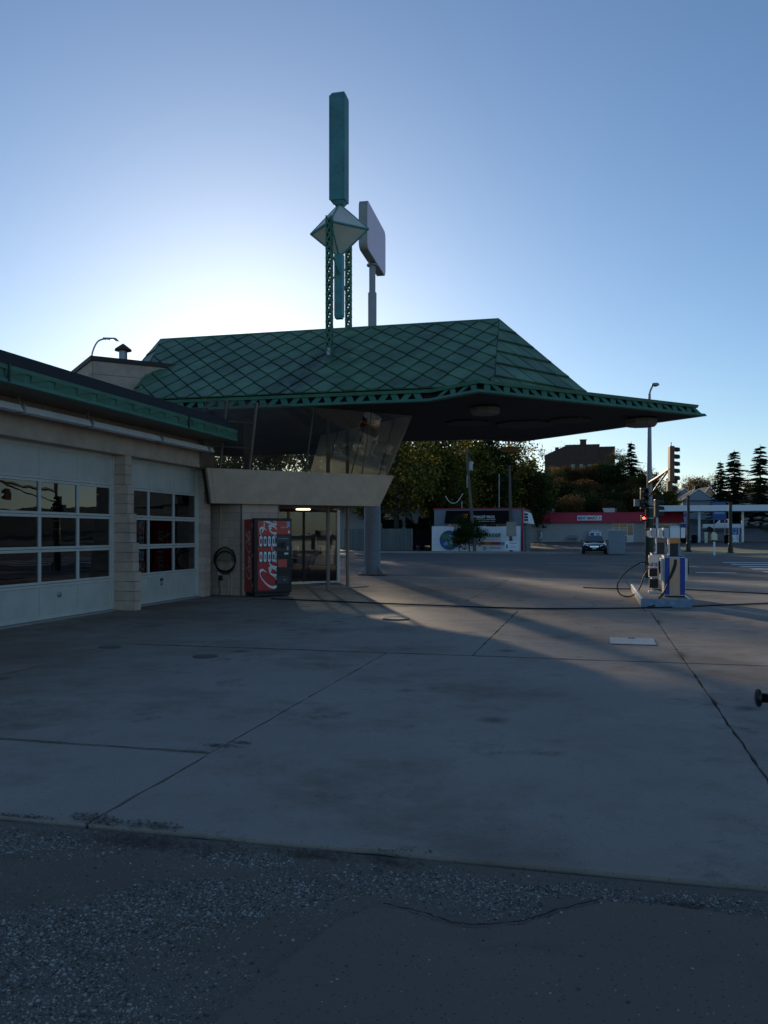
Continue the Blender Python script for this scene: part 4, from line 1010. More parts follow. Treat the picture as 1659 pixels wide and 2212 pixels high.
# ================================================================== CONDUIT, ELECTRIC BOX AND HOSE ON THE BLOCK WALL
wa = math.atan2(-.27, 1.04)                         # wall runs from (-12.87,-4.45) to the corner
HB = empty('electric_box', W(-12.87, -4.45, 0), -TH + wa, 'beige electric box and conduits fixed on the block wall beside the vending machine', 'electric box')
def hb(name, m, x0, x1, y0, y1, z0, z1): t = MB(); t.box(x0, x1, y0, y1, z0, z1); return t.obj(name, M_[m], HB, bevel=.006)
hb('box', 'post_tan', .46, .90, -.18, -.0655, .90, 1.19); hb('box', 'beige_block', .14, .32, -.14, -.0655, .88, 1.12); hb('junction_box', 'lamp_white', .40, .49, -.12, -.0655, .52, .60); hb('outlet', 'coping_brown', .44, .53, -.14, -.0655, .38, .50)
for x in (.50, .66, .74, .83):
    t = MB(); t.tube([(x, -.085, .01), (x, -.085, .899)], .013, 8); t.obj('conduit', M_['beige_block'], HB)
t = MB(); t.tube([(.44, -.085, .6), (.44, -.085, 1.7), (.48, -.085, 1.85), (.48, -.085, 2.34)], .012, 8); t.obj('conduit', M_['beige_block'], HB)
t = MB(); t.tube(cr([(.48, -.13, .40), (.46, -.15, .28), (.52, -.16, .12), (.46, -.14, .02)], 6), .009, 6); t.obj('cord', M_['rubber'], HB)
HO = empty('coiled_hose', W(-12.87, -4.45, 0), -TH + wa, 'black rubber hose coiled round the beige box on the block wall', 'hose')
for lp, (rx, rz) in enumerate(((.35, .30), (.33, .34), (.31, .27))):
    q = [(.70 + .02 * lp + rx * cos(2 * pi * k / 28), -.195 - .018 * lp, .93 - .03 * lp + rz * sin(2 * pi * k / 28)) for k in range(29)]
    t = MB(); t.tube(q, .016, 7); t.obj('hose_loop', M_['rubber'], HO, smooth=True)

# ================================================================== FORECOURT THINGS
def cable(name, pts, r, label, cat):
    q = cr([W(a, p, r + .005) for a, p in pts], 8)
    q = [v + Vector((0, rnd.gauss(0, .006), 0)) for v in q]
    b = MB(); b.tube(q, r, 7); return tag(b.obj(name, M_['rubber_matte'], smooth=True), label, cat)
cable('signal_hose', [(-10.6, -5.75), (-10.07, -5.86), (-8.6, -6.2), (-6.84, -6.58), (-4.47, -6.92), (-3.0, -6.6), (-1.60, -5.98), (0.79, -4.30), (3.0, -3.0), (7, -1.5)], .015, 'long black rubber bell hose lying across the concrete in front of the pump island', 'hose')
cable('signal_hose', [(-3.35, .45), (-2.70, 0.2), (-1.6, .16), (-.5, .2), (1.39, -0.99), (3.5, -1.9), (6, -2.2)], .014, 'shorter black rubber bell hose on the ground behind the fuel pumps', 'hose')
DR = empty('drain_grate', W(-6.61, -9.57, 0), -TH, 'round iron grate set into the concrete before the canopy', 'drain')
t = MB(); q = [(.24 * cos(2 * pi * k / 32), .24 * sin(2 * pi * k / 32)) for k in range(32)]; t.tube([(x, y, .009) for x, y in q + q[:1]], .014, 6, False); t.lathe([(.235, .0045), (.235, .006)], 32); t.obj('rim', M_['iron'], DR)
for k in range(9):
    x = -.2 + .05 * k; h = math.sqrt(max(0.0, .23 ** 2 - x * x)); t = MB(); t.box(x - .011, x + .011, -h, h, .007, .017); t.obj('bar', M_['galvanised'], DR)
CP = empty('access_cover', W(-2.46, -11.96, 0), -TH, 'pale square access cover flush in the concrete near the pump island', 'cover')
t = MB(); t.box(-.32, .32, -.38, .38, .0045, .012); t.obj('plate', M_['plate_white'], CP)
t = MB(); t.box(-.05, .05, .28, .31, .0125, .02); t.obj('handle', M_['iron'], CP)
MC = tag(MB().lathe([(.16, .0045), (.16, .009), (.12, .012)], 20).obj('valve_cap', M_['worn_cap']), 'small dark iron valve cap in the concrete left of the long joint', 'cover'); MC.location = W(-7.9, -14.9, 0)
MC2 = MC.copy(); col.objects.link(MC2); MC2.location = W(-9.6, -14.4, 0); MC2['label'] = 'small iron valve cap in the concrete nearest the first garage door'
# horizontal black pipe rail at the right edge of the picture
RL = empty('pipe_rail', W(-1.98, -19.15, 0), -TH, 'black horizontal pipe rail with a flanged end beside the right joint', 'rail')
zz = .54
t = MB(); t.lathe([(.035, 0.0), (.056, .008), (.062, .02), (.056, .032), (.03, .036)], 20); t.xf(Matrix.Translation((0, 0, zz)) @ Matrix.Rotation(pi / 2, 4, 'Y')); t.obj('end_flange', M_['paint_black'], RL, smooth=True)
t = MB(); t.tube([(.03, 0, zz), (2.6, 0, zz)], .031, 16); t.obj('pipe', M_['paint_black'], RL, smooth=True)
for x in (.75, 2.3):
    t = MB(); t.tube([(x, 0, .002), (x, 0, zz - .03)], .028, 12); t.lathe([(.08, .004), (.08, .016)], 14, (x, 0, 0)); t.obj('post', M_['paint_black'], RL)

# ---- pump island, pumps
PI_ = empty('pump_island', W(-2.04, -5.86, 0), -TH, 'raised concrete pump island with worn blue painted kerb', 'kerb island')
t = MB(); t.box(.06, .98, .06, 5.5, .004, .17); t.obj('island_top', M_['kerb_concrete'], PI_)
t = MB(); t.box(0, 1.05, 0, .058, .004, .19); t.obj('kerb', M_['island_blue'], PI_, bevel=.012)
t = MB(); t.box(0, .058, .06, 5.5, .004, .19); t.obj('kerb', M_['pump_white'], PI_, bevel=.012)
t = MB(); t.box(.985, 1.05, .06, 5.5, .004, .19); t.obj('kerb', M_['pump_white'], PI_, bevel=.012)
def pump(a, p, label, hose_pts, orange):
    g = empty('fuel_pump', W(a, p, .1705), -TH, label, 'fuel pump', 'fuel pumps on the island')
    def bx(name, m, x0, x1, y0, y1, z0, z1, bv=.006, parent=g): t = MB(); t.box(x0, x1, y0, y1, z0, z1); return t.obj(name, M_[m], parent, bevel=bv)
    bd = bx('body', 'pump_white', -.225, .225, .006, .74, .03, .90); bx('plinth', 'rubber_matte', -.215, .215, .01, .73, 0, .029)
    bx('end_panel', 'pump_blue', -.22, -.112, -.012, .005, .05, .885, .002); bx('end_panel', 'pump_blue', .112, .22, -.012, .005, .05, .885, .002); bx('steel_panel', 'pump_steel', -.11, .11, -.008, .005, .05, .885, .002)
    bx('top_plate', 'pump_blue', -.23, .23, 0, .745, .901, .925)
    bx('neck', 'signal_black', -.105, .075, .02, .66, .926, 1.20)
    t = MB(); t.hexa([(.076, .03), (.17, .03), (.17, .65), (.076, .65)], .926, [(.076, .03), (.10, .03), (.10, .65), (.076, .65)], 1.20); t.obj('side_cheek', M_['cabinet_grey'], g)
    bx('strap', 'pump_white', -.135, -.108, .0, .03, .926, 1.34); bx('strap', 'pump_white', -.165, -.1355, -.004, .03, .90, .96)
    bx('display', 'pump_screen', -.112, -.106, .12, .58, .98, 1.16)
    bx('valance', 'pump_orange' if orange else 'post_tan', -.107, .107, .005, .67, 1.201, 1.325)
    t = MB(); t.hexa([(-.23, .13), (-.11, 0), (.12, 0), (.235, .13), (.235, .55), (.12, .68), (-.11, .68), (-.23, .55)], 1.3255, [(-.235, .13), (-.115, 0), (.125, 0), (.24, .13), (.24, .55), (.125, .68), (-.115, .68), (-.235, .55)], 1.555); hd = t.obj('light_head', M_['canopy_white'], g)
    for x in (-.112, .122): t = MB(); t.tube([(x, -.003, 1.326), (x, -.003, 1.556)], .008, 6); t.obj('seam', M_['signal_black'], hd)
    t = MB(); t.box(-.33, -.245, .08, .30, 1.36, 1.50); t.obj('side_sign', M_['signal_black'], hd); t = MB(); t.box(-.32, -.25, .07, .0795, 1.33, 1.51); t.obj('side_sign', M_['pump_white'], hd)
    # nozzle boots on both flanks
    for s_ in (-1, 1):
        x0, x1 = (-.29, -.226) if s_ < 0 else (.226, .29)
        bx('nozzle_boot', 'pump_white', x0, x1, .16, .42, .35, .86, .01)
        t = MB(); xc = -.31 if s_ < 0 else .31; t.tube([(xc, .3, .80), (xc, .27, .62), (xc, .2, .52)], [.02, .024, .014], 8); t.box(xc - .018, xc + .018, .25, .36, .55, .60); t.obj('nozzle', M_['signal_black'], g)
    q = cr(hose_pts, 9); t = MB(); t.tube(q, .017, 8); t.obj('hose', M_['rubber'], g, smooth=True)
    return g
pump(-1.27, -4.95, 'nearer fuel pump with blue edged steel end panel and orange strip', [(.0, -.015, .84), (.0, -.03, .76), (-.05, -.05, .60), (-.13, -.09, .38), (-.22, -.14, .16), (-.36, -.25, .0), (-.58, -.5, -.05), (-.68, -.75, -.145), (-.58, -.95, -.150), (-.45, -.85, -.10), (-.38, -.60, .01), (-.28, -.25, .04), (-.235, .05, .09)], True)
t_ = pump(-1.40, -2.75, 'farther fuel pump standing behind the one with the orange strip', [(-.30, .2, .66), (-.5, .12, .68), (-.85, .05, .45), (-1.05, .0, .16), (-1.0, -.05, -.1), (-.75, -.1, -.15), (-.55, .0, .0), (-.42, .1, .32), (-.31, .22, .50)], False)
t = MB(); t.tube([(.03, -.02, .84), (.02, -.045, .74), (-.02, -.06, .62), (-.10, -.075, .42)], [.018, .024, .027, .018], 8); t.obj('hose_sleeve', M_['signal_black'], [o for o in bpy.data.objects if o.name == 'fuel_pump'][0])
SV = empty('service_stand', W(-1.62, -3.6, .1705), -TH, 'narrow pale service stand with towel box and trays between the two fuel pumps', 'service stand')
def sv(name, m, x0, x1, y0, y1, z0, z1): t = MB(); t.box(x0, x1, y0, y1, z0, z1); t.obj(name, M_[m], SV, bevel=.006)
sv('post', 'galvanised', -.03, .03, -.03, .03, 0, .9); sv('towel_box', 'pump_white', -.13, .09, -.10, .10, .72, .90); sv('tray', 'pump_white', -.13, .07, -.12, .12, .60, .625); sv('bucket', 'rubber', -.12, .06, -.10, .10, .40, .58); sv('tray', 'pump_white', -.13, .07, -.12, .12, .37, .395)
sv('bin', 'rubber', -.12, .08, -.11, .11, .12, .33); sv('tray', 'pump_white', -.14, .1, -.13, .13, .0, .05); sv('side_post', 'pump_white', .10, .17, -.05, .05, .2, .84)

# ================================================================== TRAFFIC SIGNAL MAST
def signal_head(parent, loc, rz, n, lit=None, tan=False, vis=.16, s=1.0):
    h = .24 * s; t = MB()
    t.box(-.12 * s, .12 * s, -.07, .07, 0, n * h)
    hd = t.obj('signal_head', M_['signal_tan' if tan else 'signal_black'], parent, bevel=.015); hd.location = loc; hd.rotation_euler = (0, 0, rz)
    for k in range(n):
        z = (k + .5) * h; t = MB(); r_ = .095 * s; q = []
        A = [(r_ * cos(u), -.071, z + r_ * sin(u)) for u in [R(-30) + R(240) * i / 10 for i in range(11)]]
        vs = A + [(x, -.071 - vis, z2 - .02) for x, y, z2 in A]; t.add(vs, [(i, i + 1, 12 + i, 11 + i) for i in range(10)]); t.obj('visor', M_['signal_black'], hd)
        t = MB(); t.lathe([(.085 * s, 0), (.06 * s, .02), (.005, .028)], 14); t.xf(Matrix.Translation((0, -.0705, z)) @ Matrix.Rotation(pi / 2, 4, 'X')); t.obj('lens', M_['signal_red' if lit == k else 'lens_dark'], hd)
    return hd
sl_ = L((1403 - 829.5) / 1840 * 29.0, 29.0)
TS = empty('traffic_signal', W(sl_[0], sl_[1], 0), 0, 'traffic signal mast with street lamp, angled arm and hanging signal heads behind the pumps', 'traffic light')
t = MB(); t.lathe([(.20, .0), (.20, .05), (.14, .08), (.132, 2.6), (.095, 2.66), (.06, 5.6), (.042, 6.35)], 16); t.obj('mast', M_['pole_grey'], TS)
t = MB(); t.lathe([(.146, .05), (.140, 2.55)], 16); t.obj('painted_sleeve', M_['post_green'], TS)
for z in (1.75, 2.1, 2.45): t = MB(); t.lathe([(.16, z), (.16, z + .03)], 16); t.obj('band', M_['galvanised'], TS)
t = MB(); t.tube(cr([(0, 0, 6.3), (.03, 0, 6.45), (.10, 0, 6.6), (.16, 0, 6.68)], 6), .03, 8); ar = t.obj('lamp_arm', M_['pole_grey'], TS)
t = MB(); t.lathe([(.03, .06), (.10, .05), (.135, 0), (.12, -.03), (.02, -.07)], 14, (.20, 0, 6.66)); t.obj('luminaire', M_['galvanised'], ar, smooth=True)
AD = Vector((-.38, -3.2, 0))                           # the arm reaches out towards the junction
t = MB(); t.tube([(0, 0, 3.32), AD * .5 + Vector((0, 0, 3.42)), AD + Vector((0, 0, 3.55))], [.06, .05, .045], 10); t.obj('mast_arm', M_['signal_tan'], TS)
t = MB(); t.tube([(0, 0, 2.85), AD * .9 + Vector((0, 0, 3.50))], .03, 8); t.obj('arm_brace', M_['signal_tan'], TS)
signal_head(TS, AD + Vector((.04, 0, 3.16)), R(90), 5, tan=True, vis=.17, s=.9)
t = MB(); t.tube([AD + Vector((.04, 0, 4.24)), AD + Vector((.04, 0, 4.36))], .012, 6); t.obj('finial', M_['galvanised'], TS)
signal_head(TS, AD * .78 + Vector((.13, 0, 2.90)), R(90), 2, tan=True, vis=.17, s=.85)
signal_head(TS, Vector((-.22, -.1, 2.42)), R(0), 3); signal_head(TS, Vector((.30, .2, 2.15)), R(90), 3, vis=.18, s=.85)
hd = signal_head(TS, Vector((-.26, -.2, 2.02)), R(-8), 1, s=.75)
for c in hd.children:
    if c.name.startswith('lens'): col.objects.unlink(c); bpy.data.objects.remove(c); break
hnd = MB(); r_ = .05                                   # red hand symbol
hnd.box(-.032, .032, -.076, -.0705, .05, .10)
for k in range(4): hnd.box(-.030 + .016 * k, -.018 + .016 * k, -.076, -.0705, .1005, .135 - .006 * abs(k - 1.5))
hnd.box(.0325, .045, -.076, -.0705, .065, .1)
hnd.obj('hand_symbol', M_['signal_red'], hd)
t = MB(); t.box(-.10, .10, -.06, .06, 2.62, 2.86); o = t.obj('control_box', M_['cabinet_grey'], TS); o.location = (-.42, 0, -.1)
# ---- street lamps with curved arm
def street_lamp(loc, rz, label, H_=11.0, lit=True, arm=1.9):
    g = empty('street_lamp', loc, rz, label, 'street lamp', 'street lamps')
    t = MB(); t.lathe([(.13, 0), (.11, H_ * .5), (.07, H_ - 1.2)], 12); t.obj('pole', M_['pole_grey'], g)
    t = MB(); t.tube(cr([(0, 0, H_ - 1.25), (.06, 0, H_ - .7), (.35, 0, H_ - .15), (.85, 0, H_), (arm - .3, 0, H_ - .05)], 7), .045, 8); t.obj('arm', M_['pole_grey'], g, smooth=True)
    t = MB(); q0 = arm - .4
    t.add([(q0, -.09, H_ - .02), (q0, .09, H_ - .02), (arm + .45, .13, H_ - .16), (arm + .45, -.13, H_ - .16), (q0, -.05, H_ + .05), (q0, .05, H_ + .05), (arm + .3, .10, H_ + .02), (arm + .3, -.10, H_ + .02)], [(0, 1, 2, 3), (7, 6, 5, 4), (0, 4, 5, 1), (1, 5, 6, 2), (2, 6, 7, 3), (3, 7, 4, 0)])
    hd = t.obj('lamp_head', M_['galvanised'], g, bevel=.03, fix=True)
    t = MB(); t.lathe([(.11, 0), (.10, -.06), (.04, -.11)], 12, (arm + .12, 0, H_ - .10)); t.obj('lens', M_['lamp_glow' if lit else 'headlight'], hd)
    return g
street_lamp((-15.45, 45, 0), R(0), 'lit street lamp with curved arm rising behind the garage roof', 11.9, True, 1.0)
# ================================================================== ACROSS THE STREET
def px(u, Y): return ((u - 829.5) / 1840 * Y, Y)      # sight line at a real distance
def site(u, Y): return L(*px(u, Y))
def ground_at(u, Y): a, p = site(u, Y); return W(a, p, hgt(a, p))
def bxp(g, name, m, x0, x1, y0, y1, z0, z1, bv=0.0, parent=None): t = MB(); t.box(x0, x1, y0, y1, z0, z1); return t.obj(name, M_[m], parent or g, bevel=bv)

# ---- muffler shop
EX = empty('repair_shop', W(-17.0, 49.7, hgt(-13, 49.7)), -TH, 'low grey repair shop with red roof edge and black name board behind the white banner', 'shop')
ww, hh = 7.75, 3.72
t = MB(); t.box(0, ww, 0, 9, 0, hh); wl = t.obj('wall', M_['shop_grey'], EX)
bxp(EX, 'roof_edge', 'shop_red', -.08, ww + .08, -.08, 9.08, hh + .001, hh + .09); bxp(EX, 'roof', 'roof_black', .2, ww - .2, .2, 8.8, hh + .091, hh + .12)
t = MB(); t.loft([(1.1, -.03, 2.55), (6.85, -.03, 2.55), (6.85, -.03, 3.60), (1.1, -.03, 3.60)], [(1.0, -.55, 2.45), (6.95, -.55, 2.45), (6.85, -.15, 3.58), (1.1, -.15, 3.58)]); aw = t.obj('name_board', M_['shop_black'], EX, fix=True)
fx, fz = Vector((1, 0, 0)), Vector((0, .40 / 1.13, 1.0)).normalized()
def onb(x, z): return (x, -.55 + (z - 2.45) * .40 / 1.13 - .012, z)
text_obj('lettering', 'EXHAUST PROS', .34, M_['print_white'], aw, onb(3.35, 2.92), fx, fz, .004, 0, .006, 2.05)
t = MB(); q = onb(3.3, 2.82); t.box(3.3, 5.5, q[1] - .004, q[1] + .006, 2.80, 2.835); t.obj('rule', M_['print_white'], aw); t = MB(); t.box(4.05, 4.75, q[1] - .010, q[1] - .0045, 2.76, 2.86); t.obj('rule', M_['print_leaf'], aw)
text_obj('lettering', 'FOR THE BEST UNDERCAR CARE', .13, M_['print_white'], aw, onb(2.75, 2.60), fx, fz, .003, 0, 0, 2.7)
for k, m in enumerate(('print_crimson', 'print_orange', 'print_yellow')):
    t = MB(); cx = 2.72 + .17 * k; pts = [onb(cx + .13 * cos(u), 3.02 + .28 * sin(u)) for u in [R(95) + R(170) * i / 10 for i in range(11)]]; t.tube([(x, y - .01, z) for x, y, z in pts], .035, 5); t.obj('emblem', M_[m], aw)
for k in range(5):
    x = 1.3 + 1.1 * k; bxp(EX, 'window', 'white_frame', x - .03, x + .98, -.02, .01, 1.5, 2.44); t = MB(); t.box(x, x + .95, -.028, -.0205, 1.53, 2.41); t.obj('pane', M_['car_glass'], EX.children[-1])
bxp(EX, 'corner_post', 'shop_red', ww + .001, ww + .12, -.15, .05, 0, hh); bxp(EX, 'corner_post', 'wall_stone', ww + .25, ww + .65, .9, 1.3, 0, 2.45)
t = MB(); t.loft([(ww + .01, .3, 2.5), (ww + .01, 7, 2.5), (ww + .01, 7, 3.55), (ww + .01, .3, 3.55)], [(ww + .6, .3, 2.45), (ww + .6, 7, 2.45), (ww + .3, 7, 3.5), (ww + .3, .3, 3.5)]); sa = t.obj('side_sign', M_['banner_white'], EX, fix=True)
for k in range(3): t = MB(); t.box(ww + .2, ww + .5, .22, .29, 2.7 + k * .25, 2.83 + k * .25); t.obj('lettering', M_['shop_black'], sa)
t = MB(); t.tube([(2.4, .5, hh + .12), (2.4, .5, hh + .75)], .04, 8); t.obj('vent_pipe', M_['galvanised'], EX); t = MB(); t.tube([(5.6, 1.5, hh + .12), (5.6, 1.5, hh + 3.2)], .035, 8); t.obj('mast', M_['galvanised'], EX)
bxp(EX, 'side_door', 'vend_grey', ww + .001, ww + .05, 3.0, 4.0, .02, 2.1)

# ---- white banner fence with print
BN = empty('banner_fence', W(-16.95, 48.3, hgt(-13, 48.3)), -TH, 'white printed banner stretched along a fence in front of the repair shop', 'banner')
t = MB(); n = 14
for k in range(n):
    x0, x1 = k * 7.7 / n, (k + 1) * 7.7 / n; f = lambda x: .05 * sin(x * 1.3) + .02 * sin(x * 4)
    t.add([(x0, f(x0), .04), (x1, f(x1), .04), (x1, f(x1) + .02, 2.2 + .03 * sin(x1 * 2)), (x0, f(x0) + .02, 2.2 + .03 * sin(x0 * 2)), (x0, f(x0) + .03, .04), (x1, f(x1) + .03, .04), (x1, f(x1) + .05, 2.2 + .03 * sin(x1 * 2)), (x0, f(x0) + .05, 2.2 + .03 * sin(x0 * 2))],
          [(0, 1, 2, 3), (7, 6, 5, 4), (3, 2, 6, 7), (4, 5, 1, 0)])
sheet = t.obj('banner', M_['banner_white'], BN)
for k in range(6): x = .1 + k * 1.5; t = MB(); t.tube([(x, .13, 0), (x, .13, 2.25)], .03, 8); t.obj('fence_post', M_['galvanised'], BN)
text_obj('lettering', 'PRAXAIR', .48, M_['print_green'], sheet, (4.55, -.085, 1.28), (1, 0, 0), (0, 0, 1), .006, .25, .012, 1.45)
t = MB(); t.add([(4.25, -.085, 1.28), (4.36, -.085, 1.28), (4.50, -.085, 1.60), (4.39, -.085, 1.60), (4.25, -.08, 1.28), (4.36, -.08, 1.28), (4.50, -.08, 1.60), (4.39, -.08, 1.60)], [(0, 1, 2, 3), (4, 7, 6, 5), (0, 4, 5, 1), (1, 5, 6, 2), (2, 6, 7, 3), (3, 7, 4, 0)]); t.obj('lettering', M_['print_green'], sheet)
text_obj('lettering', 'Making our planet more productive', .17, M_['print_grey'], sheet, (4.35, -.08, 1.05), (1, 0, 0), (0, 0, 1), .003, .25, 0, 1.65)
for x0, x1, m in ((4.35, 5.15, 'print_orange'), (5.16, 5.95, 'print_crimson'), (5.96, 6.9, 'print_lightblue')):
    t = MB(); t.loft([(x0, -.09, .62), (x1, -.09, .62), (x1 + .12, -.09, .74), (x1, -.09, .86), (x0, -.09, .86)], [(x0, -.08, .62), (x1, -.08, .62), (x1 + .12, -.08, .74), (x1, -.08, .86), (x0, -.08, .86)]); t.obj('arrow', M_[m], sheet, fix=True)
text_obj('lettering', '1-800-GAS-WELD', .17, M_['print_blue'], sheet, (5.05, -.085, .30), (1, 0, 0), (0, 0, 1), .003, 0, .003, .95)
for k in range(5): t = MB(); an = k * 1.26; t.lathe([(.055, 0), (.055, .01)], 10); t.xf(Matrix.Translation((4.62 + .12 * cos(an), -.075, .3 + .12 * sin(an))) @ Matrix.Rotation(pi / 2, 4, 'X')); t.obj('dot', M_['print_blue'], sheet)
t = MB(); t.lathe([(.85, 0), (.85, .008)], 32); t.xf(Matrix.Translation((1.55, -.06, 1.0)) @ Matrix.Rotation(pi / 2, 4, 'X')); gb = t.obj('globe', M_['print_blue'], sheet)
for k, (m, r_, dx, dz) in enumerate((('print_leaf', .36, -.28, .32), ('print_leaf', .28, .05, -.35), ('print_lightblue', .3, .22, .2), ('banner_white', .2, .3, -.15), ('print_lightblue', .2, -.3, -.3))):
    t = MB(); q = [(1.55 + dx + r_ * (1 + .25 * sin(3 * u + k)) * cos(u), -.07 - .002 * k, 1.0 + dz + r_ * (.8 + .25 * cos(2 * u + k)) * sin(u)) for u in [2 * pi * i / 20 for i in range(20)]]; t.loft(q, [(x, y + .0015, z) for x, y, z in q]); t.obj('globe_shape', M_[m], gb, fix=True)

# ---- poles by the road
def upole(u, Y, H_, lean, label, extra):
    g = empty('utility_pole', ground_at(u, Y), 0, label, 'utility pole', 'utility poles')
    t = MB(); t.tube([(0, 0, -.1), (lean * .5, 0, H_ * .5), (lean, 0, H_)], [.15, .13, .10], 10); t.obj('shaft', M_['wood_pole'], g)
    if extra == 1:
        t = MB(); t.lathe([(.17, H_ - 1.9), (.19, H_ - 1.85), (.19, H_ - 1.15), (.1, H_ - 1.05)], 12, (lean * .85 + .28, 0, 0)); t.obj('transformer', M_['galvanised'], g)
        t = MB(); t.tube([(lean * .9, 0, H_ - .9), (lean * .9 + .9, .1, H_ - 1.6), (lean * .9 + .2, .1, H_ - 2.6)], .02, 5); t.obj('wire_drop', M_['rubber'], g)
        t = MB(); t.box(lean - .5, lean + .5, -.14, -.06, H_ - .45, H_ - .35); t.obj('cross_arm', M_['wood_pole'], g)
        t = MB(); t.tube([(lean * .72 - .12, -.1, H_ - 3.3), (lean * .72 - .12, -.1, H_ - 2.3)], .05, 6); t.obj('cable_guard', M_['galvanised'], g)
    else:
        t = MB(); t.box(-.40, .40, -.24, -.14, 1.35, 2.55); t.obj('meter_board', M_['stone_light'], g)
        t = MB(); t.box(-.55, .55, -.30, -.26, .22, .95); nb = t.obj('sale_board', M_['banner_white'], g)
        text_obj('lettering', 'PRAXAIR', .16, M_['print_green'], nb, (-.2, -.302, .74), (1, 0, 0), (0, 0, 1), .002, .2, .003, .62)
        t = MB(); t.box(-.45, -.32, -.308, -.3005, .34, .68); t.obj('bottle_mark', M_['print_blue'], nb)
        for k in range(2): t = MB(); t.box(-.2, .35, -.305, -.3005, .42 + .12 * k, .46 + .12 * k); t.obj('line_mark', M_['print_lightblue'], nb)
    return g
upole(1026, 71, 8.7, -.75, 'weathered utility pole with transformer leaning above the repair shop bush', 1)
upole(1104, 70.5, 7.2, -.12, 'wooden pole carrying a pale board in front of the white banner', 2)
WR = empty('slack_wire', ground_at(962, 76.5), 0, 'slack pale wire sagging above the repair shop roof', 'wire')
t = MB(); t.tube(cr([(0, 0, 4.95), (.35, 0, 4.45), (.75, 0, 4.3), (1.15, .1, 4.5), (1.6, .2, 5.2)], 6), .03, 6); t.obj('strand', M_['lamp_white'], WR)

# ---- convenience store
mz = hgt(-4, 83)
MM = empty('mini_mart', W(-12.6, 82.6, mz), -TH, 'long cream convenience store with deep red fascia across the street', 'store')
ml = 19.4
t = MB(); t.box(0, ml, 0, 10, -.5, 2.35); t.obj('wall', M_['shop_cream'], MM)
t = MB(); t.hexa([(-.4, -.5), (ml + .4, -.5), (ml + .4, 10.4), (-.4, 10.4)], 2.351, [(-.3, -.15), (ml + .3, -.15), (ml + .3, 10.2), (-.3, 10.2)], 3.55); rf = t.obj('fascia', M_['shop_red'], MM)
t = MB(); t.box(-.33, ml + .33, -.20, 10.25, 3.551, 3.62); t.obj('fascia_cap', M_['shop_red'], rf)
sgx = 7.35
t = MB(); t.loft([(sgx, -.47, 2.62), (sgx + 2.9, -.47, 2.62), (sgx + 2.9, -.30, 3.22), (sgx, -.30, 3.22)], [(sgx, -.55, 2.62), (sgx + 2.9, -.55, 2.62), (sgx + 2.9, -.38, 3.22), (sgx, -.38, 3.22)]); sb = t.obj('sign_board', M_['banner_white'], MM, fix=True)
sy_ = Vector((0, .17 / .6, 1)).normalized()
text_obj('lettering', 'MINIT', .52, M_['print_blue'], sb, (sgx + .08, -.54, 2.74), (1, 0, 0), sy_, .006, 0, .012, 1.05); text_obj('lettering', 'MART', .52, M_['print_crimson'], sb, (sgx + 1.16, -.54, 2.74), (1, 0, 0), sy_, .006, .3, .014, 1.25)
t = MB(); t.tube([(sgx + 2.58, -.53, 2.78), (sgx + 2.75, -.49, 2.95), (sgx + 2.58, -.45, 3.1)], .035, 5); t.obj('chevron', M_['print_blue'], sb)
def ac(x): 
    t = MB(); t.loft([(x, 2, 3.63), (x + 1.25, 2, 3.63), (x + 1.25, 2, 4.2), (x - .25, 2, 4.2)], [(x, 3.2, 3.63), (x + 1.25, 3.2, 3.63), (x + 1.25, 3.2, 4.2), (x - .25, 3.2, 4.2)]); o = t.obj('air_unit', M_['galvanised'], MM, fix=True)
    t = MB(); t.tube([(x + 1.4, 2.5, 3.6), (x + 1.4, 2.5, 4.15)], .04, 6); t.obj('pipe', M_['galvanised'], o)
ac(3.0); ac(10.6)
dx = 11.5
bxp(MM, 'shop_front', 'white_frame', dx, dx + 2.5, -.06, -.001, -.05, 2.30)
sfn = MM.children[-1]
for x0, x1, z0, z1 in ((.08, .82, 1.75, 2.25), (.9, 1.72, 1.75, 2.25), (.1, .8, .08, 1.68), (.92, 1.70, .08, .75), (.92, 1.70, .85, 1.68), (1.82, 2.42, .85, 2.25)):
    t = MB(); t.box(dx + x0, dx + x1, -.075, -.0605, z0, z1); t.obj('pane', M_['car_glass'], sfn)
bxp(MM, 'window', 'white_frame', 16.2, 18.9, -.06, -.001, .7, 2.2); t = MB(); t.box(16.3, 18.8, -.075, -.0605, .8, 2.1); t.obj('pane', M_['car_glass'], MM.children[-1])
ICE = empty('ice_chest', W(-12.6 + 8.75, 82.6 - .75, mz), -TH, 'white ice merchandiser with small sign on top against the store wall', 'ice chest')
bxp(ICE, 'body', 'banner_white', 0, 1.45, 0, .7, .05, 1.25, .03)
for x, z0, z1, m in ((.18, .72, 1.1, 'print_blue'), (.85, .72, 1.1, 'print_lightblue')): bxp(ICE, 'door', m, x, x + .42, -.03, -.001, z0, z1, .02)
for x, m in ((.16, 'print_lightblue'), (.55, 'print_blue'), (1.02, 'print_blue')): bxp(ICE, 'print_patch', m, x, x + .25, -.015, -.001, .2, .42)
bxp(ICE, 'top_sign', 'banner_white', .3, 1.1, .05, .1, 1.251, 1.48); text_obj('lettering', 'ICE', .26, M_['print_blue'], ICE, (.42, .045, 1.27), (1, 0, 0), (0, 0, 1), .004, 0, .005, .55)
BE = empty('bench', W(-12.6 + 6.2, 82.6 - .6, mz), -TH, 'plain grey bench against the store wall left of the ice chest', 'bench')
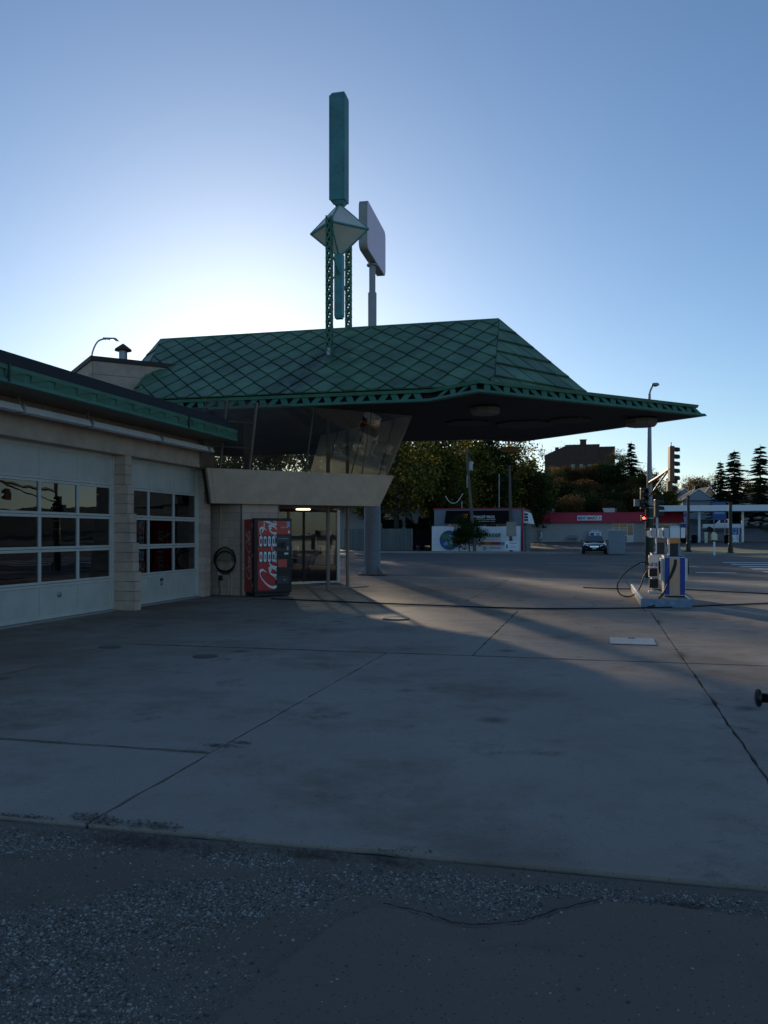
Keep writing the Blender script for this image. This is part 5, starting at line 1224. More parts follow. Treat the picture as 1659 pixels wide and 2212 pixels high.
bxp(BE, 'seat', 'cabinet_grey', 0, 1.2, 0, .4, .42, .47); bxp(BE, 'leg', 'cabinet_grey', .03, .09, .02, .38, 0, .419); bxp(BE, 'leg', 'cabinet_grey', 1.11, 1.17, .02, .38, 0, .419); bxp(BE, 'backrest', 'cabinet_grey', 0, 1.2, .36, .4, .5, .82)
AP = empty('air_machine', W(-12.6 + 2.75, 82.6 - .5, mz), -TH, 'slim upright air machine with a coiled white hose at the store wall', 'air machine')
bxp(AP, 'cabinet', 'cabinet_grey', 0, .32, 0, .3, .1, 1.45, .03); t = MB(); t.tube(cr([(.2, -.05, 1.2), (.3, -.1, .8), (.15, -.1, .5), (.05, -.1, .4)], 6), .06, 8); t.obj('hose', M_['banner_white'], AP)

# ---- fuel canopy of the store
cz = hgt(6, 79)
FC = empty('fuel_canopy', W(3.0, 78.2, cz), -TH, 'flat white fuel canopy on slim posts right of the store', 'canopy')
for x0, x1 in ((0, 7.6), (7.62, 14.6), (14.62, 22)): bxp(FC, 'canopy_panel', 'canopy_white', x0, x1, -.06, -.001, 3.62, 4.3)
bxp(FC, 'canopy_deck', 'canopy_white', 0, 22, 0, 6, 3.64, 4.28)
for x, y in ((1.0, 2.5), (5.6, 1.5), (10.3, 1.5), (16, 2.5)): bxp(FC, 'post', 'canopy_white', x - .13, x + .13, y - .13, y + .13, 0, 3.639, .02)
for x in (8.0, 12.5): t = MB(); t.lathe([(.2, 3.6), (.2, 3.639)], 12, (x, 1.0, 0)); t.obj('downlight', M_['lamp_white'], FC)
def far_pump(a, p, label):
    g = empty('far_fuel_pump', W(a, p, hgt(a, p)), -TH, label, 'fuel pump', 'fuel pumps under the white canopy')
    bxp(g, 'kerb', 'kerb_concrete', -.7, .7, -.4, .5, 0, .14); bxp(g, 'base', 'banner_white', -.45, .45, -.2, .25, .1405, .95, .03); bxp(g, 'console', 'print_blue', -.42, .42, -.18, .23, .951, 1.75, .02); bxp(g, 'header', 'banner_white', -.5, .5, -.22, .27, 1.751, 1.95, .02)
    bxp(g, 'side_frame', 'banner_white', .43, .5, -.2, .25, .951, 1.75)
    for x, z, w_ in ((-.3, 1.5, .22), (.02, 1.52, .28), (-.3, 1.2, .2), (.02, 1.2, .25), (-.1, 1.02, .3)): bxp(g, 'panel', 'print_lightblue', x, x + w_, -.195, -.181, z, z + .14)
    for x in (-.3, .2): t = MB(); t.tube(cr([(x, -.2, .9), (x + .08, -.3, .6), (x + .16, -.25, .4), (x + .1, -.2, .25)], 5), .02, 6); t.obj('hose', M_['rubber'], g)
q = site(1457, 97); far_pump(q[0], q[1], 'blue and white fuel pump at the left end under the white canopy'); q = site(1586, 95); far_pump(q[0], q[1], 'blue and white fuel pump beside the right dark lamp post')
for u, Y, lab in ((1476, 97, 'dark bin beside the left far fuel pump'), (1571, 95, 'dark bin left of the right far fuel pump'), (1500, 96, 'low dark bin near the middle canopy post')):
    g = empty('litter_bin', ground_at(u, Y), -TH, lab, 'bin', 'bins under the white canopy'); t = MB(); t.lathe([(.3, 0), (.34, .8), (.3, .82)], 12); t.obj('drum', M_['shop_black'], g); t = MB(); t.lathe([(.33, .821), (.30, .92), (.1, .96)], 12); t.obj('lid', M_['shop_black'], g)
g = empty('waste_station', ground_at(1525, 97), -TH, 'pale green squeegee station beside the middle canopy post', 'squeegee station'); bxp(g, 'body', 'hydrant_marker', -.16, .16, -.15, .15, 0, 1.1, .03); bxp(g, 'tray', 'lamp_white', -.2, .2, -.2, .2, 1.101, 1.2)
for u, Y, s_, lab in ((1473, 110, 1.3, 'small blue sign on the slope behind the left far fuel pump'), (1554, 112, 1.6, 'blue banner sign hanging under the white canopy before the pickup')):
    g = empty('blue_sign', ground_at(u, Y), -TH, lab, 'sign'); hb_ = 1.6 if u < 1500 else 2.6
    bxp(g, 'board', 'print_blue', -.75 * s_ * .7, .75 * s_ * .7, -.03, .03, hb_, hb_ + 1.5 * s_); bxp(g, 'panel', 'print_lightblue', -.4 * s_, .4 * s_, -.04, -.031, hb_ + .5 * s_, hb_ + 1.2 * s_)
    for x in (-.6, .6): bxp(g, 'post', 'galvanised', x * s_ * .7 - .04, x * s_ * .7 + .04, .031, .09, 0, hb_ + 1.2)

# ---- street furniture on the far side
for u, Y, H_, lab in ((1487, 72, 4.7, 'dark green lamp post on the lawn strip, left of the marker post'), (1578, 64.5, 3.85, 'dark green lamp post near the zebra crossing, right of the marker post')):
    g = empty('lamp_post', ground_at(u, Y), 0, lab, 'lamp post', 'dark lamp posts'); t = MB(); t.lathe([(.30, 0), (.30, .12), (.20, .2), (.17, .75), (.12, .85), (.115, H_)], 14); t.obj('shaft', M_['post_green'], g); t = MB(); t.lathe([(.15, H_ + .001), (.16, H_ + .05), (.05, H_ + .12)], 12); t.obj('finial', M_['post_green'], g)
g = empty('marker_post', ground_at(1543, 62), 0, 'white marker post with a pale yellow head on the lawn edge', 'marker post'); t = MB(); t.lathe([(.07, 0), (.07, 1.0)], 10); t.obj('shaft', M_['lamp_white'], g); bxp(g, 'collar', 'shop_black', -.12, .12, -.1, .1, 1.001, 1.1, .02); bxp(g, 'head', 'hydrant_marker', -.19, .19, -.12, .12, 1.101, 1.55, .02); bxp(g, 'cap', 'lamp_white', -.1, .1, -.08, .08, 1.551, 1.65, .02)
g = empty('utility_cabinet', ground_at(1332.5, 65.5), R(-20), 'tall plain grey metal cabinet beside the parked dark sedan', 'cabinet'); bxp(g, 'body', 'cabinet_grey', -.6, .6, -.35, .4, 0, 1.82, .02); bxp(g, 'door', 'cabinet_grey', -.57, -.02, -.365, -.351, .08, 1.76); bxp(g, 'door', 'cabinet_grey', .0, .57, -.365, -.351, .08, 1.76); bxp(g, 'lid', 'lamp_white', -.64, .64, -.39, .44, 1.821, 1.87, .01); bxp(g, 'handle', 'galvanised', .03, .06, -.39, -.366, .9, 1.1)

# ---- parked sedan facing the street
def sedan(loc, rz, label):
    g = empty('parked_car', loc, rz, label, 'car')
    secs = [(-2.35, .42, .62, .70), (-2.25, .28, .70, .86), (-1.6, .22, .80, .92), (-.9, .20, .92, .93), (.2, .2, .94, .93), (1.5, .2, .98, .93), (2.2, .25, .95, .86), (2.4, .38, .85, .72)]
    t = MB(); rings = []
    for y, zl, zh, w_ in secs: rings.append([(-w_ * .92, y, zl), (w_ * .92, y, zl), (w_, y, zl + .2), (w_, y, zl + (zh - zl) * .7), (w_ * .88, y, zh), (0, y, zh + .035), (-w_ * .88, y, zh), (-w_, y, zl + (zh - zl) * .7), (-w_, y, zl + .2)])
    n = 9; vs = [q for r_ in rings for q in r_]; fs = [tuple(range(n - 1, -1, -1)), tuple((len(rings) - 1) * n + k for k in range(n))]
    for i in range(len(rings) - 1): fs += [(i * n + k, i * n + (k + 1) % n, (i + 1) * n + (k + 1) % n, (i + 1) * n + k) for k in range(n)]
    t.add(vs, fs); t.obj('body', M_['car_paint'], g, smooth=True, fix=True)
    t = MB(); t.add([(-.78, -1.0, .93), (.78, -1.0, .93), (.80, 1.75, .97), (-.80, 1.75, .97), (-.56, -.15, 1.40), (.56, -.15, 1.40), (.56, .95, 1.41), (-.56, .95, 1.41)], [(4, 5, 6, 7), (0, 1, 5, 4), (1, 2, 6, 5), (2, 3, 7, 6), (3, 0, 4, 7)]); cb_ = t.obj('cabin', M_['car_paint'], g, bevel=.05)
    c = [Vector(q) for q in ((-.74, -1.0, .95), (.74, -1.0, .95), (.53, -.17, 1.37), (-.53, -.17, 1.37))]; t = MB(); t.slab3(c, (0, -.5, .85), .012); t.obj('windshield', M_['car_glass'], cb_, fix=True)
    for s_ in (-1, 1):
        c = [Vector(q) for q in ((s_ * .80, -.75, .97), (s_ * .81, 1.4, .99), (s_ * .60, .85, 1.36), (s_ * .60, -.12, 1.36))]; t = MB(); t.slab3(c, (s_ * .85, 0, .4), .012); t.obj('side_window', M_['car_glass'], cb_, fix=True)
        t = MB(); t.box(s_ * .97 - .1, s_ * .97 + .1, -.72, -.6, .95, 1.07); t.obj('mirror', M_['car_paint'], g, bevel=.03)
        t = MB(); t.hexa([(s_ * .40, -2.365), (s_ * .72, -2.33), (s_ * .72, -2.2), (s_ * .40, -2.2)], .56, [(s_ * .46, -2.345), (s_ * .80, -2.22), (s_ * .80, -2.1), (s_ * .46, -2.1)], .70); t.obj('headlight', M_['headlight'], g, bevel=.02, fix=True)
        t = MB(); t.box(s_ * .62 - .08, s_ * .62 + .08, -2.38, -2.3, .34, .42); t.obj('fog_lamp', M_['headlight'], g, bevel=.02)
        for y in (-1.45, 1.45):
            t = MB(); t.lathe([(.18, -.11), (.31, -.11), (.33, -.07), (.33, .07), (.31, .11), (.18, .11)], 20); t.xf(Matrix.Translation((s_ * .82, y, .33)) @ Matrix.Rotation(pi / 2, 4, 'Y')); wl = t.obj('wheel', M_['rubber'], g)
            t = MB(); t.lathe([(.19, -.112), (.17, -.1), (.05, -.13)] if 0 else [(.19, .0), (.15, .03), (.05, .02)], 14); t.xf(Matrix.Translation((s_ * .93, y, .33)) @ Matrix.Rotation(s_ * pi / 2, 4, 'Y')); t.obj('rim', M_['chrome'], wl)
    t = MB(); t.hexa([(-.30, -2.385), (.30, -2.385), (.30, -2.3), (-.30, -2.3)], .52, [(-.36, -2.375), (.36, -2.375), (.36, -2.3), (-.36, -2.3)], .64); t.obj('grille', M_['chrome'], g)
    t = MB(); t.box(-.7, .7, -2.40, -2.36, .33, .41); t.obj('air_intake', M_['shop_black'], g); t = MB(); t.box(-.16, .16, -2.42, -2.402, .38, .50); t.obj('number_plate', M_['plate_white'], g)
    return g
sedan(ground_at(1284, 67.5) , R(-14), 'dark sedan parked facing the street in front of the convenience store')
def pickup(loc, rz, label, m):
    g = empty('pickup_truck', loc, rz, label, 'pickup', 'pickup trucks'); bd = bxp(g, 'body', m, -.95, .95, -2.7, 2.7, .5, 1.1, .06); cb_ = MB(); cb_.hexa([(-.9, -1.0), (.9, -1.0), (.9, .9), (-.9, .9)], 1.101, [(-.75, -.3), (.75, -.3), (.75, .75), (-.75, .75)], 1.85); cb_.obj('cab', M_[m], g, bevel=.05)
    bxp(g, 'bumper', 'galvanised', -.95, .95, -2.85, -2.71, .45, .65, .02); bxp(g, 'bumper', 'shop_black', -.95, .95, 2.71, 2.85, .45, .62, .02)
    c = [Vector(q) for q in ((-.82, -.95, 1.15), (.82, -.95, 1.15), (.7, -.36, 1.78), (-.7, -.36, 1.78))]; t = MB(); t.slab3(c, (0, -.75, .65), .02); t.obj('windshield', M_['car_glass'], g, fix=True)
    for s_ in (-1, 1):
        t = MB(); t.box(s_ * .84 - .03, s_ * .84 + .03, -.3, .7, 1.2, 1.7); t.obj('side_window', M_['car_glass'], g); t = MB(); t.box(s_ * .7 - .15, s_ * .7 + .15, -2.72, -2.7005, .8, 1.0); t.obj('headlight', M_['headlight'], g)
        for y in (-1.75, 1.75): t = MB(); t.lathe([(.2, -.13), (.36, -.12), (.38, 0), (.36, .12), (.2, .13)], 16); t.xf(Matrix.Translation((s_ * .85, y, .38)) @ Matrix.Rotation(pi / 2, 4, 'Y')); t.obj('wheel', M_['rubber'], g)
    return g
pickup(ground_at(922, 80), R(165), 'black pickup half hidden at the left side of the repair shop', 'shop_black')
pickup(ground_at(1562, 124), R(-118), 'white pickup truck parked on the hill street behind the white canopy', 'lamp_white')

# ---- fence and pale house seen under the lounge
FN = empty('board_fence', W(-25.6, 50.5, hgt(-22, 50.5)), -TH, 'grey green board fence seen past the sign column under the lounge', 'fence')
for k in range(26): o = bxp(FN, 'board', 'fence_grey', k * .25, k * .25 + .23, -.02, .005 + .01 * (k % 2), .05, 2.0 + .03 * rnd.random())
bxp(FN, 'rail', 'fence_grey', 0, 6.5, .02, .07, .5, .6); bxp(FN, 'rail', 'fence_grey', 0, 6.5, .02, .07, 1.5, 1.6)
HS = empty('pale_house', W(-28.5, 58, hgt(-26, 58)), -TH, 'pale blue sided house behind the board fence under the lounge', 'house')
bxp(HS, 'wall', 'house_siding', 0, 7.0, 0, 8, 0, 4.2)
for k in range(18): bxp(HS, 'clapboard', 'house_siding', -.02, 7.02, -.035, -.001, .1 + k * .225, .1 + k * .225 + .20)
t = MB(); t.loft([(-.4, -.5, 4.15), (7.4, -.5, 4.15), (3.5, -.5, 6.6)], [(-.4, 8.5, 4.15), (7.4, 8.5, 4.15), (3.5, 8.5, 6.6)]); t.obj('roof', M_['house_roof'], HS, fix=True)
bxp(HS, 'window', 'white_frame', 4.4, 5.6, -.06, -.036, 2.4, 3.6); t = MB(); t.box(4.5, 5.5, -.075, -.0605, 2.5, 3.5); t.obj('pane', M_['car_glass'], HS.children[-1])
bxp(HS, 'notice_board', 'shop_black', 4.7, 6.7, -.3, -.22, 2.0, 2.9)

# ---- brown brick block on the hill
bz = hgt(-6, 146)
BK = empty('brick_building', W(-12.8, 144.5, bz - 1.5), -TH, 'dark brown brick building with chimneys on the wooded hilltop', 'building')
bxp(BK, 'wall', 'brick_brown', 4.0, 10.4, 0, 9, 0, 7.2); bxp(BK, 'wall', 'brick_brown', 10.401, 13.3, .4, 9, 0, 6.75)
t = MB(); t.loft([(0, .02, 0), (3.999, .02, 0), (3.999, .02, 7.15), (0, .02, 5.4)], [(0, 9, 0), (3.999, 9, 0), (3.999, 9, 7.15), (0, 9, 5.4)]); t.obj('wall', M_['brick_brown'], BK, fix=True)
bxp(BK, 'parapet', 'brick_brown', 3.95, 10.45, -.05, 9.05, 7.201, 7.32); bxp(BK, 'parapet', 'brick_brown', 10.46, 13.35, .35, 9.05, 6.751, 6.85); bxp(BK, 'chimney', 'brick_brown', 6.7, 7.9, 2, 3.2, 7.321, 8.4); bxp(BK, 'chimney_cap', 'brick_brown', 6.62, 7.98, 1.92, 3.28, 8.401, 8.52); bxp(BK, 'chimney', 'brick_brown', 1.9, 2.6, 2, 2.8, 6.2, 7.1)
for x in (5.0, 6.6, 8.2, 11.2, 12.3):
    for z in (2.2,):
        o = bxp(BK, 'window', 'stone_light', x, x + .75, -.06 if x < 10.4 else .34, -.001 if x < 10.4 else .399, z, z + 1.3); t = MB(); yy = -.07 if x < 10.4 else .33; t.box(x + .07, x + .68, yy, yy + .009, z + .07, z + 1.23); t.obj('pane', M_['car_glass'], o)

# ---- houses up the hill street
def house(u, Y, wd, dp, hw, hr, rz, label, gable='house_siding'):
    q = ground_at(u, Y); g = empty('hill_house', q, rz, label, 'house', 'houses up the hill street')
    bxp(g, 'wall', 'house_siding', -wd / 2, wd / 2, -dp / 2, dp / 2, -.5, hw)
    t = MB(); t.loft([(-wd / 2 - .3, -dp / 2 - .35, hw), (wd / 2 + .3, -dp / 2 - .35, hw), (0, -dp / 2 - .35, hw + hr)], [(-wd / 2 - .3, dp / 2 + .35, hw), (wd / 2 + .3, dp / 2 + .35, hw), (0, dp / 2 + .35, hw + hr)]); rf = t.obj('roof', M_['house_roof'], g, fix=True)
    t = MB(); t.loft([(-wd / 2 + .1, -dp / 2 - .37, hw + .05), (wd / 2 - .1, -dp / 2 - .37, hw + .05), (0, -dp / 2 - .37, hw + hr - .2)], [(-wd / 2 + .1, -dp / 2 - .352, hw + .05), (wd / 2 - .1, -dp / 2 - .352, hw + .05), (0, -dp / 2 - .352, hw + hr - .2)]); t.obj('gable', M_[gable], g, fix=True)
    for s_ in (-1, 1): t = MB(); t.tube([(s_ * (wd / 2 + .3), -dp / 2 - .4, hw), (0, -dp / 2 - .4, hw + hr)], .09, 4); t.obj('barge_board', M_['banner_white'], rf)
    for x in (-wd * .25, wd * .25): o = bxp(g, 'window', 'white_frame', x - .5, x + .5, -dp / 2 - .05, -dp / 2 - .001, .9, 2.1); t = MB(); t.box(x - .42, x + .42, -dp / 2 - .06, -dp / 2 - .0505, .98, 2.02); t.obj('pane', M_['car_glass'], o)
    return g
house(1497, 150, 5.2, 7, 3.1, 2.0, R(-6), 'grey house with white gable edges above the white canopy'); house(1472, 158, 4.5, 6, 2.9, 1.9, R(-10), 'small grey house with dark roof at the left above the white canopy')
house(1522, 154, 2.6, 4, 3.3, 2.1, R(0), 'narrow house with a sunlit orange gable above the white canopy', 'house_orange'); house(1648, 140, 6.0, 8, 2.9, 2.2, R(14), 'blue grey house at the right edge above the white canopy')
# hill street and its pavement
pA = [site(1440, 108), site(1455, 140), site(1452, 172), site(1440, 215)]; pB = [site(1690, 98), site(1660, 120), site(1560, 165), site(1490, 215)]
drape('hill_street', pA, pB, 24, M_['road_asphalt'], .05)
kA = [site(1606, 98), site(1565, 103), site(1500, 112), site(1440, 124)]; kB = [site(1606, 96.5), site(1565, 101.4), site(1500, 110), site(1440, 121)]
drape('hill_pavement', kA, kB, 16, M_['kerb_concrete'], .12)
drape('bank_lawn', [site(1440, 104), site(1470, 104), site(1545, 100)], [site(1440, 121), site(1500, 110), site(1550, 102)], 12, M_['lawn_green'], .09)
SW = empty('stone_wall', ground_at(1640, 128), R(-8), 'pale split stone pile beside the hill street at the right edge', 'stone pile')
for k in range(26):
    t = MB(); r_ = rnd.uniform(.25, .5); n = 7; a0 = rnd.random(); x, z = rnd.uniform(-2.4, 2.4), .2 + rnd.uniform(0, 1.5); t.lathe([(r_ * .5, -r_ * .4), (r_, 0), (r_ * .5, r_ * .4)], n, (x, rnd.uniform(-.5, .3), z), a0); t.obj('stone', M_['stone_light'], SW)

# ================================================================== TREES
def leaf_quad(b, c, s, rr):
    u = Vector((rr.gauss(0, 1), rr.gauss(0, 1), rr.gauss(0, 1))).normalized(); v = u.orthogonal().normalized(); v.rotate(Matrix.Rotation(rr.uniform(0, 6.28), 3, u))
    u2 = u.cross(v); v = v * s * .5; u2 = u2 * s * .34
    b.add([c - v, c + u2, c + v * 1.1, c - u2], [(0, 1, 2, 3)])
def broadleaf_mesh(seed, H_, R_, base, nl, ls, lean=0.0, gaps=.5):
    rr = random.Random(seed); tr = MB(); cr_ = MB()
    top = Vector((lean, 0, H_ * .86)); pts = [Vector((0, 0, -.3)), Vector((lean * .2, .1, H_ * .25)), Vector((lean * .5, -.1, H_ * .5)), top]
    tr.tube(pts, [H_ * .019, H_ * .015, H_ * .010, H_ * .003], 8); cl = []
    for k in range(16):
        t = rr.uniform(.28, .85); o = pts[0].lerp(pts[3], t); an = k * 2.4 + rr.uniform(-.4, .4); ln = R_ * rr.uniform(.55, 1.0) * (1 - .45 * t); e = o + Vector((cos(an) * ln, sin(an) * ln, ln * rr.uniform(.25, .8)))
        m_ = o.lerp(e, .5) + Vector((0, 0, -.12 * ln)); tr.tube([o, m_, e], [H_ * .007, H_ * .004, H_ * .0012], 5); cl.append((e, R_ * rr.uniform(.26, .42)))
        for _ in range(2): e2 = m_ + Vector((rr.uniform(-1, 1), rr.uniform(-1, 1), rr.uniform(.1, 1))) * ln * .5; tr.tube([m_, e2], [H_ * .003, H_ * .001], 4); cl.append((e2, R_ * rr.uniform(.2, .34)))
    zc = (base + H_) / 2; hz = (H_ - base) / 2
    for _ in range(34):
        d = Vector((rr.gauss(0, 1), rr.gauss(0, 1), rr.gauss(0, 1))).normalized() * rr.uniform(.55, 1.0) ; cl.append((Vector((lean * .6 + d.x * R_ * .85, d.y * R_ * .85, zc + d.z * hz * .9)), R_ * rr.uniform(.16, .34)))
    wts = [r_ ** 2 for _, r_ in cl]
    for c, r_ in rr.choices(cl, wts, k=nl):
        d = Vector((rr.gauss(0, 1), rr.gauss(0, 1), rr.gauss(0, 1))).normalized() * r_ * rr.random() ** .42; d.z *= .75; leaf_quad(cr_, c + d, ls * rr.uniform(.6, 1.25), rr)
    return tr, cr_
def spruce_mesh(seed, H_, R_, nlev, ls):
    rr = random.Random(seed); tr = MB(); cr_ = MB(); tr.tube([(0, 0, -.3), (0, 0, H_ * .5), (0, 0, H_)], [H_ * .016, H_ * .009, .02], 8)
    for k in range(nlev):
        t = k / nlev; z = H_ * (.08 + .91 * t); ln = R_ * (1 - t) ** .85 * rr.uniform(.7, 1.1) + .12; nb = 6 if t < .85 else 4
        for j in range(nb):
            an = j * 2 * pi / nb + k * 1.1 + rr.uniform(-.3, .3); l2 = ln * rr.uniform(.65, 1.1); d = Vector((cos(an), sin(an), 0)); sd_ = Vector((-sin(an), cos(an), 0)); zz = z + rr.uniform(-.2, .2)
            tip = lambda f: Vector((0, 0, zz)) + d * l2 * f + Vector((0, 0, l2 * (-.34 * f + .16 * f * f)))
            tr.tube([tip(0), tip(.5), tip(1)], [.035, .02, .008], 4)
            n = max(5, int(l2 / (ls * .33)))
            for i in range(n):
                f = (i + .6) / n; c = tip(f); w_ = ls * (1.15 - .6 * f) * rr.uniform(.7, 1.2)
                for s_ in (-1, 1): e = c + (sd_ * s_ * .8 + d * .75 + Vector((0, 0, rr.uniform(-.45, .15)))) * w_; m_ = d * w_ * .22 + Vector((0, 0, .05 * w_)); cr_.add([c - m_, e, c + m_ + Vector((0, 0, .12 * w_)), c + Vector((0, 0, -.18 * w_))], [(0, 1, 2), (0, 3, 1)])
    return tr, cr_
def bare_mesh(seed, H_, R_, nl, ls):
    rr = random.Random(seed); tr = MB(); cr_ = MB(); tips = []
    def grow(o, d, ln, r_, lev):
        e = o + d * ln; m_ = o.lerp(e, .5) + Vector((rr.uniform(-1, 1), rr.uniform(-1, 1), 0)) * ln * .06; tr.tube([o, m_, e], [r_, r_ * .8, r_ * .6], 5 if lev < 2 else 3, False)
        if lev >= 5: tips.append(e); return
        for _ in range(3 if lev < 4 else 2):
            nd = (d + Vector((rr.gauss(0, .5), rr.gauss(0, .5), rr.uniform(-.05, .35)))).normalized(); grow(e if rr.random() < .7 else m_, nd, ln * rr.uniform(.62, .82), r_ * .58, lev + 1)
    grow(Vector((0, 0, -.2)), Vector((0, 0, 1)), H_ * .28, H_ * .016, 0)
    for _ in range(nl): c = rr.choice(tips); leaf_quad(cr_, c + Vector((rr.gauss(0, .35), rr.gauss(0, .35), rr.gauss(0, .3))), ls * rr.uniform(.6, 1.2), rr)
    return tr, cr_
def tree_proto(tc, bark, leaf):
    return (tc[0].mesh('trunk', M_[bark]), tc[1].mesh('crown', M_[leaf]))
PB_ = {
 'yellow1': tree_proto(broadleaf_mesh(1, 15, 5.2, 3.2, 9000, .30), 'bark', 'leaf_yellow'), 'yellow2': tree_proto(broadleaf_mesh(2, 14, 4.6, 3.0, 8000, .30), 'bark', 'leaf_yellow'),
 'thin1': tree_proto(broadleaf_mesh(31, 15, 5.0, 3.2, 2600, .30), 'bark', 'leaf_yellow'), 'high1': tree_proto(broadleaf_mesh(33, 15, 4.8, 8.6, 6500, .30), 'bark', 'leaf_yellow'), 'olive1': tree_proto(broadleaf_mesh(3, 13, 4.8, 1.5, 9000, .34), 'bark', 'leaf_olive'), 'olive2': tree_proto(broadleaf_mesh(4, 11, 4.2, .8, 8000, .34), 'bark', 'leaf_olive'),
 'dark1': tree_proto(broadleaf_mesh(5, 12, 4.2, .6, 9000, .34), 'bark', 'leaf_dark'), 'dark2': tree_proto(broadleaf_mesh(6, 9, 4.0, .3, 8000, .34), 'bark', 'leaf_dark'),
 'brown1': tree_proto(broadleaf_mesh(7, 9, 4.0, .8, 6500, .3), 'bark', 'leaf_brown'),
 'spruce1': tree_proto(spruce_mesh(8, 12, 3.9, 27, .62), 'bark', 'needle'), 'spruce2': tree_proto(spruce_mesh(9, 12, 3.4, 26, .58), 'bark', 'needle'),
 'bare1': tree_proto(bare_mesh(10, 9, 4, 2600, .26), 'bark_pale', 'leaf_tan'), 'bare2': tree_proto(bare_mesh(11, 8, 4, 1500, .26), 'bark_pale', 'leaf_tan'), 'bare3': tree_proto(bare_mesh(12, 10, 4, 150, .22), 'bark_pale', 'leaf_brown'),
}
def tree(name, kind, u, Y, sc, rz, label, group=None, dz=0.0, sq=1.0):
    q = ground_at(u, Y); g = empty(name, q + Vector((0, 0, dz)), rz, label, 'tree' if 'shrub' not in name and name != 'bush' else 'bush', group)
    g.scale = (sc * sq, sc * sq, sc); m = PB_[kind]; child('trunk', m[0], g); child('crown', m[1], g); return g
tree('maple_tree', 'yellow1', 858, 80, 1.0, 1, 'big yellow leaved tree whose dark trunk stands right of the sign column')
tree('maple_tree', 'yellow2', 935, 86, 1.05, 2.2, 'yellow green tree behind the left end of the repair shop roof'); tree('maple_tree', 'yellow1', 985, 93, .95, 4.1, 'yellow green tree just left of the leaning utility pole')
tree('ash_tree', 'olive1', 900, 96, 1.0, .3, 'olive tree in the shade behind the black pickup'); tree('ash_tree', 'olive2', 965, 84, .8, 1.3, 'short dense olive tree behind the slack wire on the shop roof')
tree('ash_tree', 'dark1', 1030, 98, 1.15, 3, 'tall dark tree behind the leaning utility pole'); tree('maple_tree', 'yellow2', 1092, 102, 1.02, 5, 'yellow topped tree under the warm soffit lamp'); tree('ash_tree', 'dark1', 1062, 95, .85, .6, 'dark green tree between the two utility poles')
tree('ash_tree', 'dark2', 1130, 104, 1.2, 1.9, 'dark tree right behind the store roof left end'); tree('spruce_tree', 'spruce1', 1150, 116, .95, 2, 'dark conifer at the left foot of the brick building')
grp = 'shaded trees on the wooded slope behind the store'
lab = 'shaded tree on the dark wooded slope between the store and the brick building'
rt = random.Random(21)
for k in range(24):
    u = 1150 + (k % 8) * 34 + rt.uniform(-10, 10); Y = 118 + (k // 8) * 12 + rt.uniform(-3, 3)
    kind = rt.choice(['dark2', 'brown1', 'brown1', 'dark2', 'brown1']); cn = {'dark2': 'dark green', 'brown1': 'brown leaved', 'olive2': 'olive'}[kind]
    pos = ('behind the left end of the red fascia', 'right of the left roof air unit', 'left of the store sign', 'above the store sign', 'right of the store sign', 'left of the right roof air unit', 'above the right roof air unit', 'beside the signal mast')[k % 8]
    tree('slope_tree', kind, u, Y, rt.uniform(.66, .88), rt.uniform(0, 6), cn + ' slope tree, ' + ('front', 'middle', 'hilltop')[k // 8] + ' row, ' + pos, grp)
tree('sapling', 'bare1', 1196, 150, .55, 1, 'small orange leaved sapling at the left front of the brick building', dz=1.0); tree('sapling', 'bare3', 1250, 150, .62, 3, 'thin bare tree in front of the brick building chimney', dz=.5)
tree('sapling', 'bare3', 1232, 185, .9, 2, 'bare twiggy crown showing above the brick building roof'); tree('sapling', 'bare3', 1180, 180, .75, 5, 'bare twiggy crown left of the small brick chimney')
tree('spruce_tree', 'spruce1', 1364, 140, .98, .5, 'lone spruce right of the brick building behind the signal mast'); tree('maple_tree', 'yellow2', 1338, 150, .50, 2, 'small sunlit yellow tree between the brick building and the lone spruce', dz=2); tree('ash_tree', 'olive1', 1388, 134, .62, 4, 'sunlit olive tree right behind the traffic signal mast'); tree('sapling', 'bare3', 1392, 165, .95, 4, 'bare tree rising behind the lone spruce')
tree('ash_tree', 'olive2', 1436, 130, .62, 3, 'round olive tree at the left end above the white canopy'); tree('ash_tree', 'dark2', 1415, 126, .7, 1, 'dark tree between the signal mast and the white canopy')
tree('spruce_tree', 'spruce1', 1586, 132, 1.0, 1.5, 'tallest spruce above the white canopy, right one of the pair', sq=1.25); tree('spruce_tree', 'spruce2', 1556, 134, .86, .2, 'slimmer spruce left of the tallest one above the white canopy'); tree('spruce_tree', 'spruce2', 1642, 130, 1.06, 2.5, 'sparse spruce at the right edge above the blue grey house', sq=1.3)
tree('sapling', 'bare1', 1492, 175, 1.0, 1, 'sunlit bare tree behind the grey house with white gable edges'); tree('sapling', 'bare1', 1535, 170, 1.05, 2.3, 'sunlit tan tree left of the slimmer spruce'); tree('sapling', 'bare2', 1460, 180, .9, 4.3, 'pale bare tree at the left behind the small grey house'); tree('sapling', 'bare2', 1612, 165, 1.05, 5, 'tan bare tree between the two right spruces')
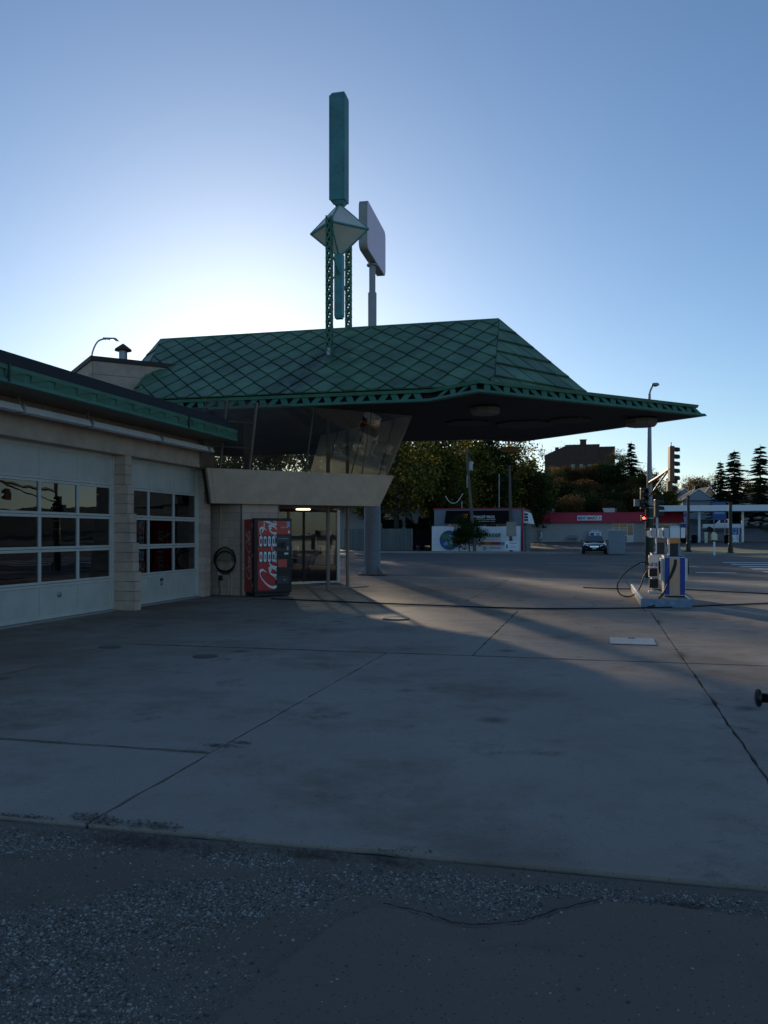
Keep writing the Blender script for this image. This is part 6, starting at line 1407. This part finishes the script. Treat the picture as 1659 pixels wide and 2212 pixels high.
tree('cedar_tree', 'spruce2', 1507, 160, .48, 5, 'small dark cedar behind the white gabled house', sq=1.7); tree('ash_tree', 'brown1', 1570, 150, .62, 5, 'brown shrubby tree at the foot of the tallest spruce'); tree('ash_tree', 'dark2', 1620, 152, .6, 2, 'dark shrubby tree left of the blue grey house'); tree('ash_tree', 'brown1', 1660, 160, .7, 2, 'brown tree behind the blue grey house at the right edge'); tree('ash_tree', 'brown1', 1535, 158, .5, 1, 'low brown tree right of the orange gable')
tree('bush', 'dark2', 1014, 71.5, .36, 1, 'dense dark bush growing before the white banner', sq=1.05); tree('bush', 'olive2', 992, 72, .20, 3, 'small leafy bush at the left of the dark bush by the banner')
tree('bush', 'dark2', 885, 86, .35, 2, 'low dark bush under the yellow tree left of the repair shop'); tree('bush', 'dark2', 915, 92, .38, 4, 'low dark bush behind the black pickup')
# trees beyond the station: seen through the lounge glass, and breaking up the low sun
for k, (u, Y, kd, sc, lb) in enumerate(((420, 82, 'yellow2', 1.0, 'yellow autumn tree hidden low behind the garage roof and flue'), (505, 90, 'high1', 1.08, 'yellow autumn tree behind the left end of the lounge'), (560, 80, 'high1', .9, 'yellow tree seen through the left lounge panes'), (606, 88, 'high1', .92, 'yellow tree seen through the wide middle lounge pane'),
    (676, 84, 'high1', 1.22, 'slender yellow tree seen just right of the second lounge mullion'), (712, 86, 'thin1', 1.0, 'yellow tree seen behind the steel post in the lounge'), (762, 90, 'yellow2', .84, 'yellow tree seen through the right lounge panes'), (806, 84, 'yellow1', .9, 'yellow tree just left of the leaning lounge corner'))):
    tree('maple_tree', kd, u, Y, sc, k * 1.3, lb, 'autumn trees beyond the station', sq=.6 if u == 676 else 1.0)
for k, (u, Y, kd, sc, lb) in enumerate(((1720, 140, 'brown1', .9, 'brown tree just beyond the right edge of the view, nearest the blue grey house'), (1775, 150, 'spruce1', .95, 'lone spruce beyond the right edge, past the brown tree'), (1830, 145, 'olive1', .8, 'olive tree beyond the right edge, right of the lone spruce'), (1890, 155, 'dark1', .85, 'dark tree beyond the right edge, right of the olive one'), (1960, 150, 'brown1', 1.0, 'brown tree farthest beyond the right edge'))):
    tree('street_tree', kd, u, Y, sc, k * 1.7, lb, 'trees past the right edge')
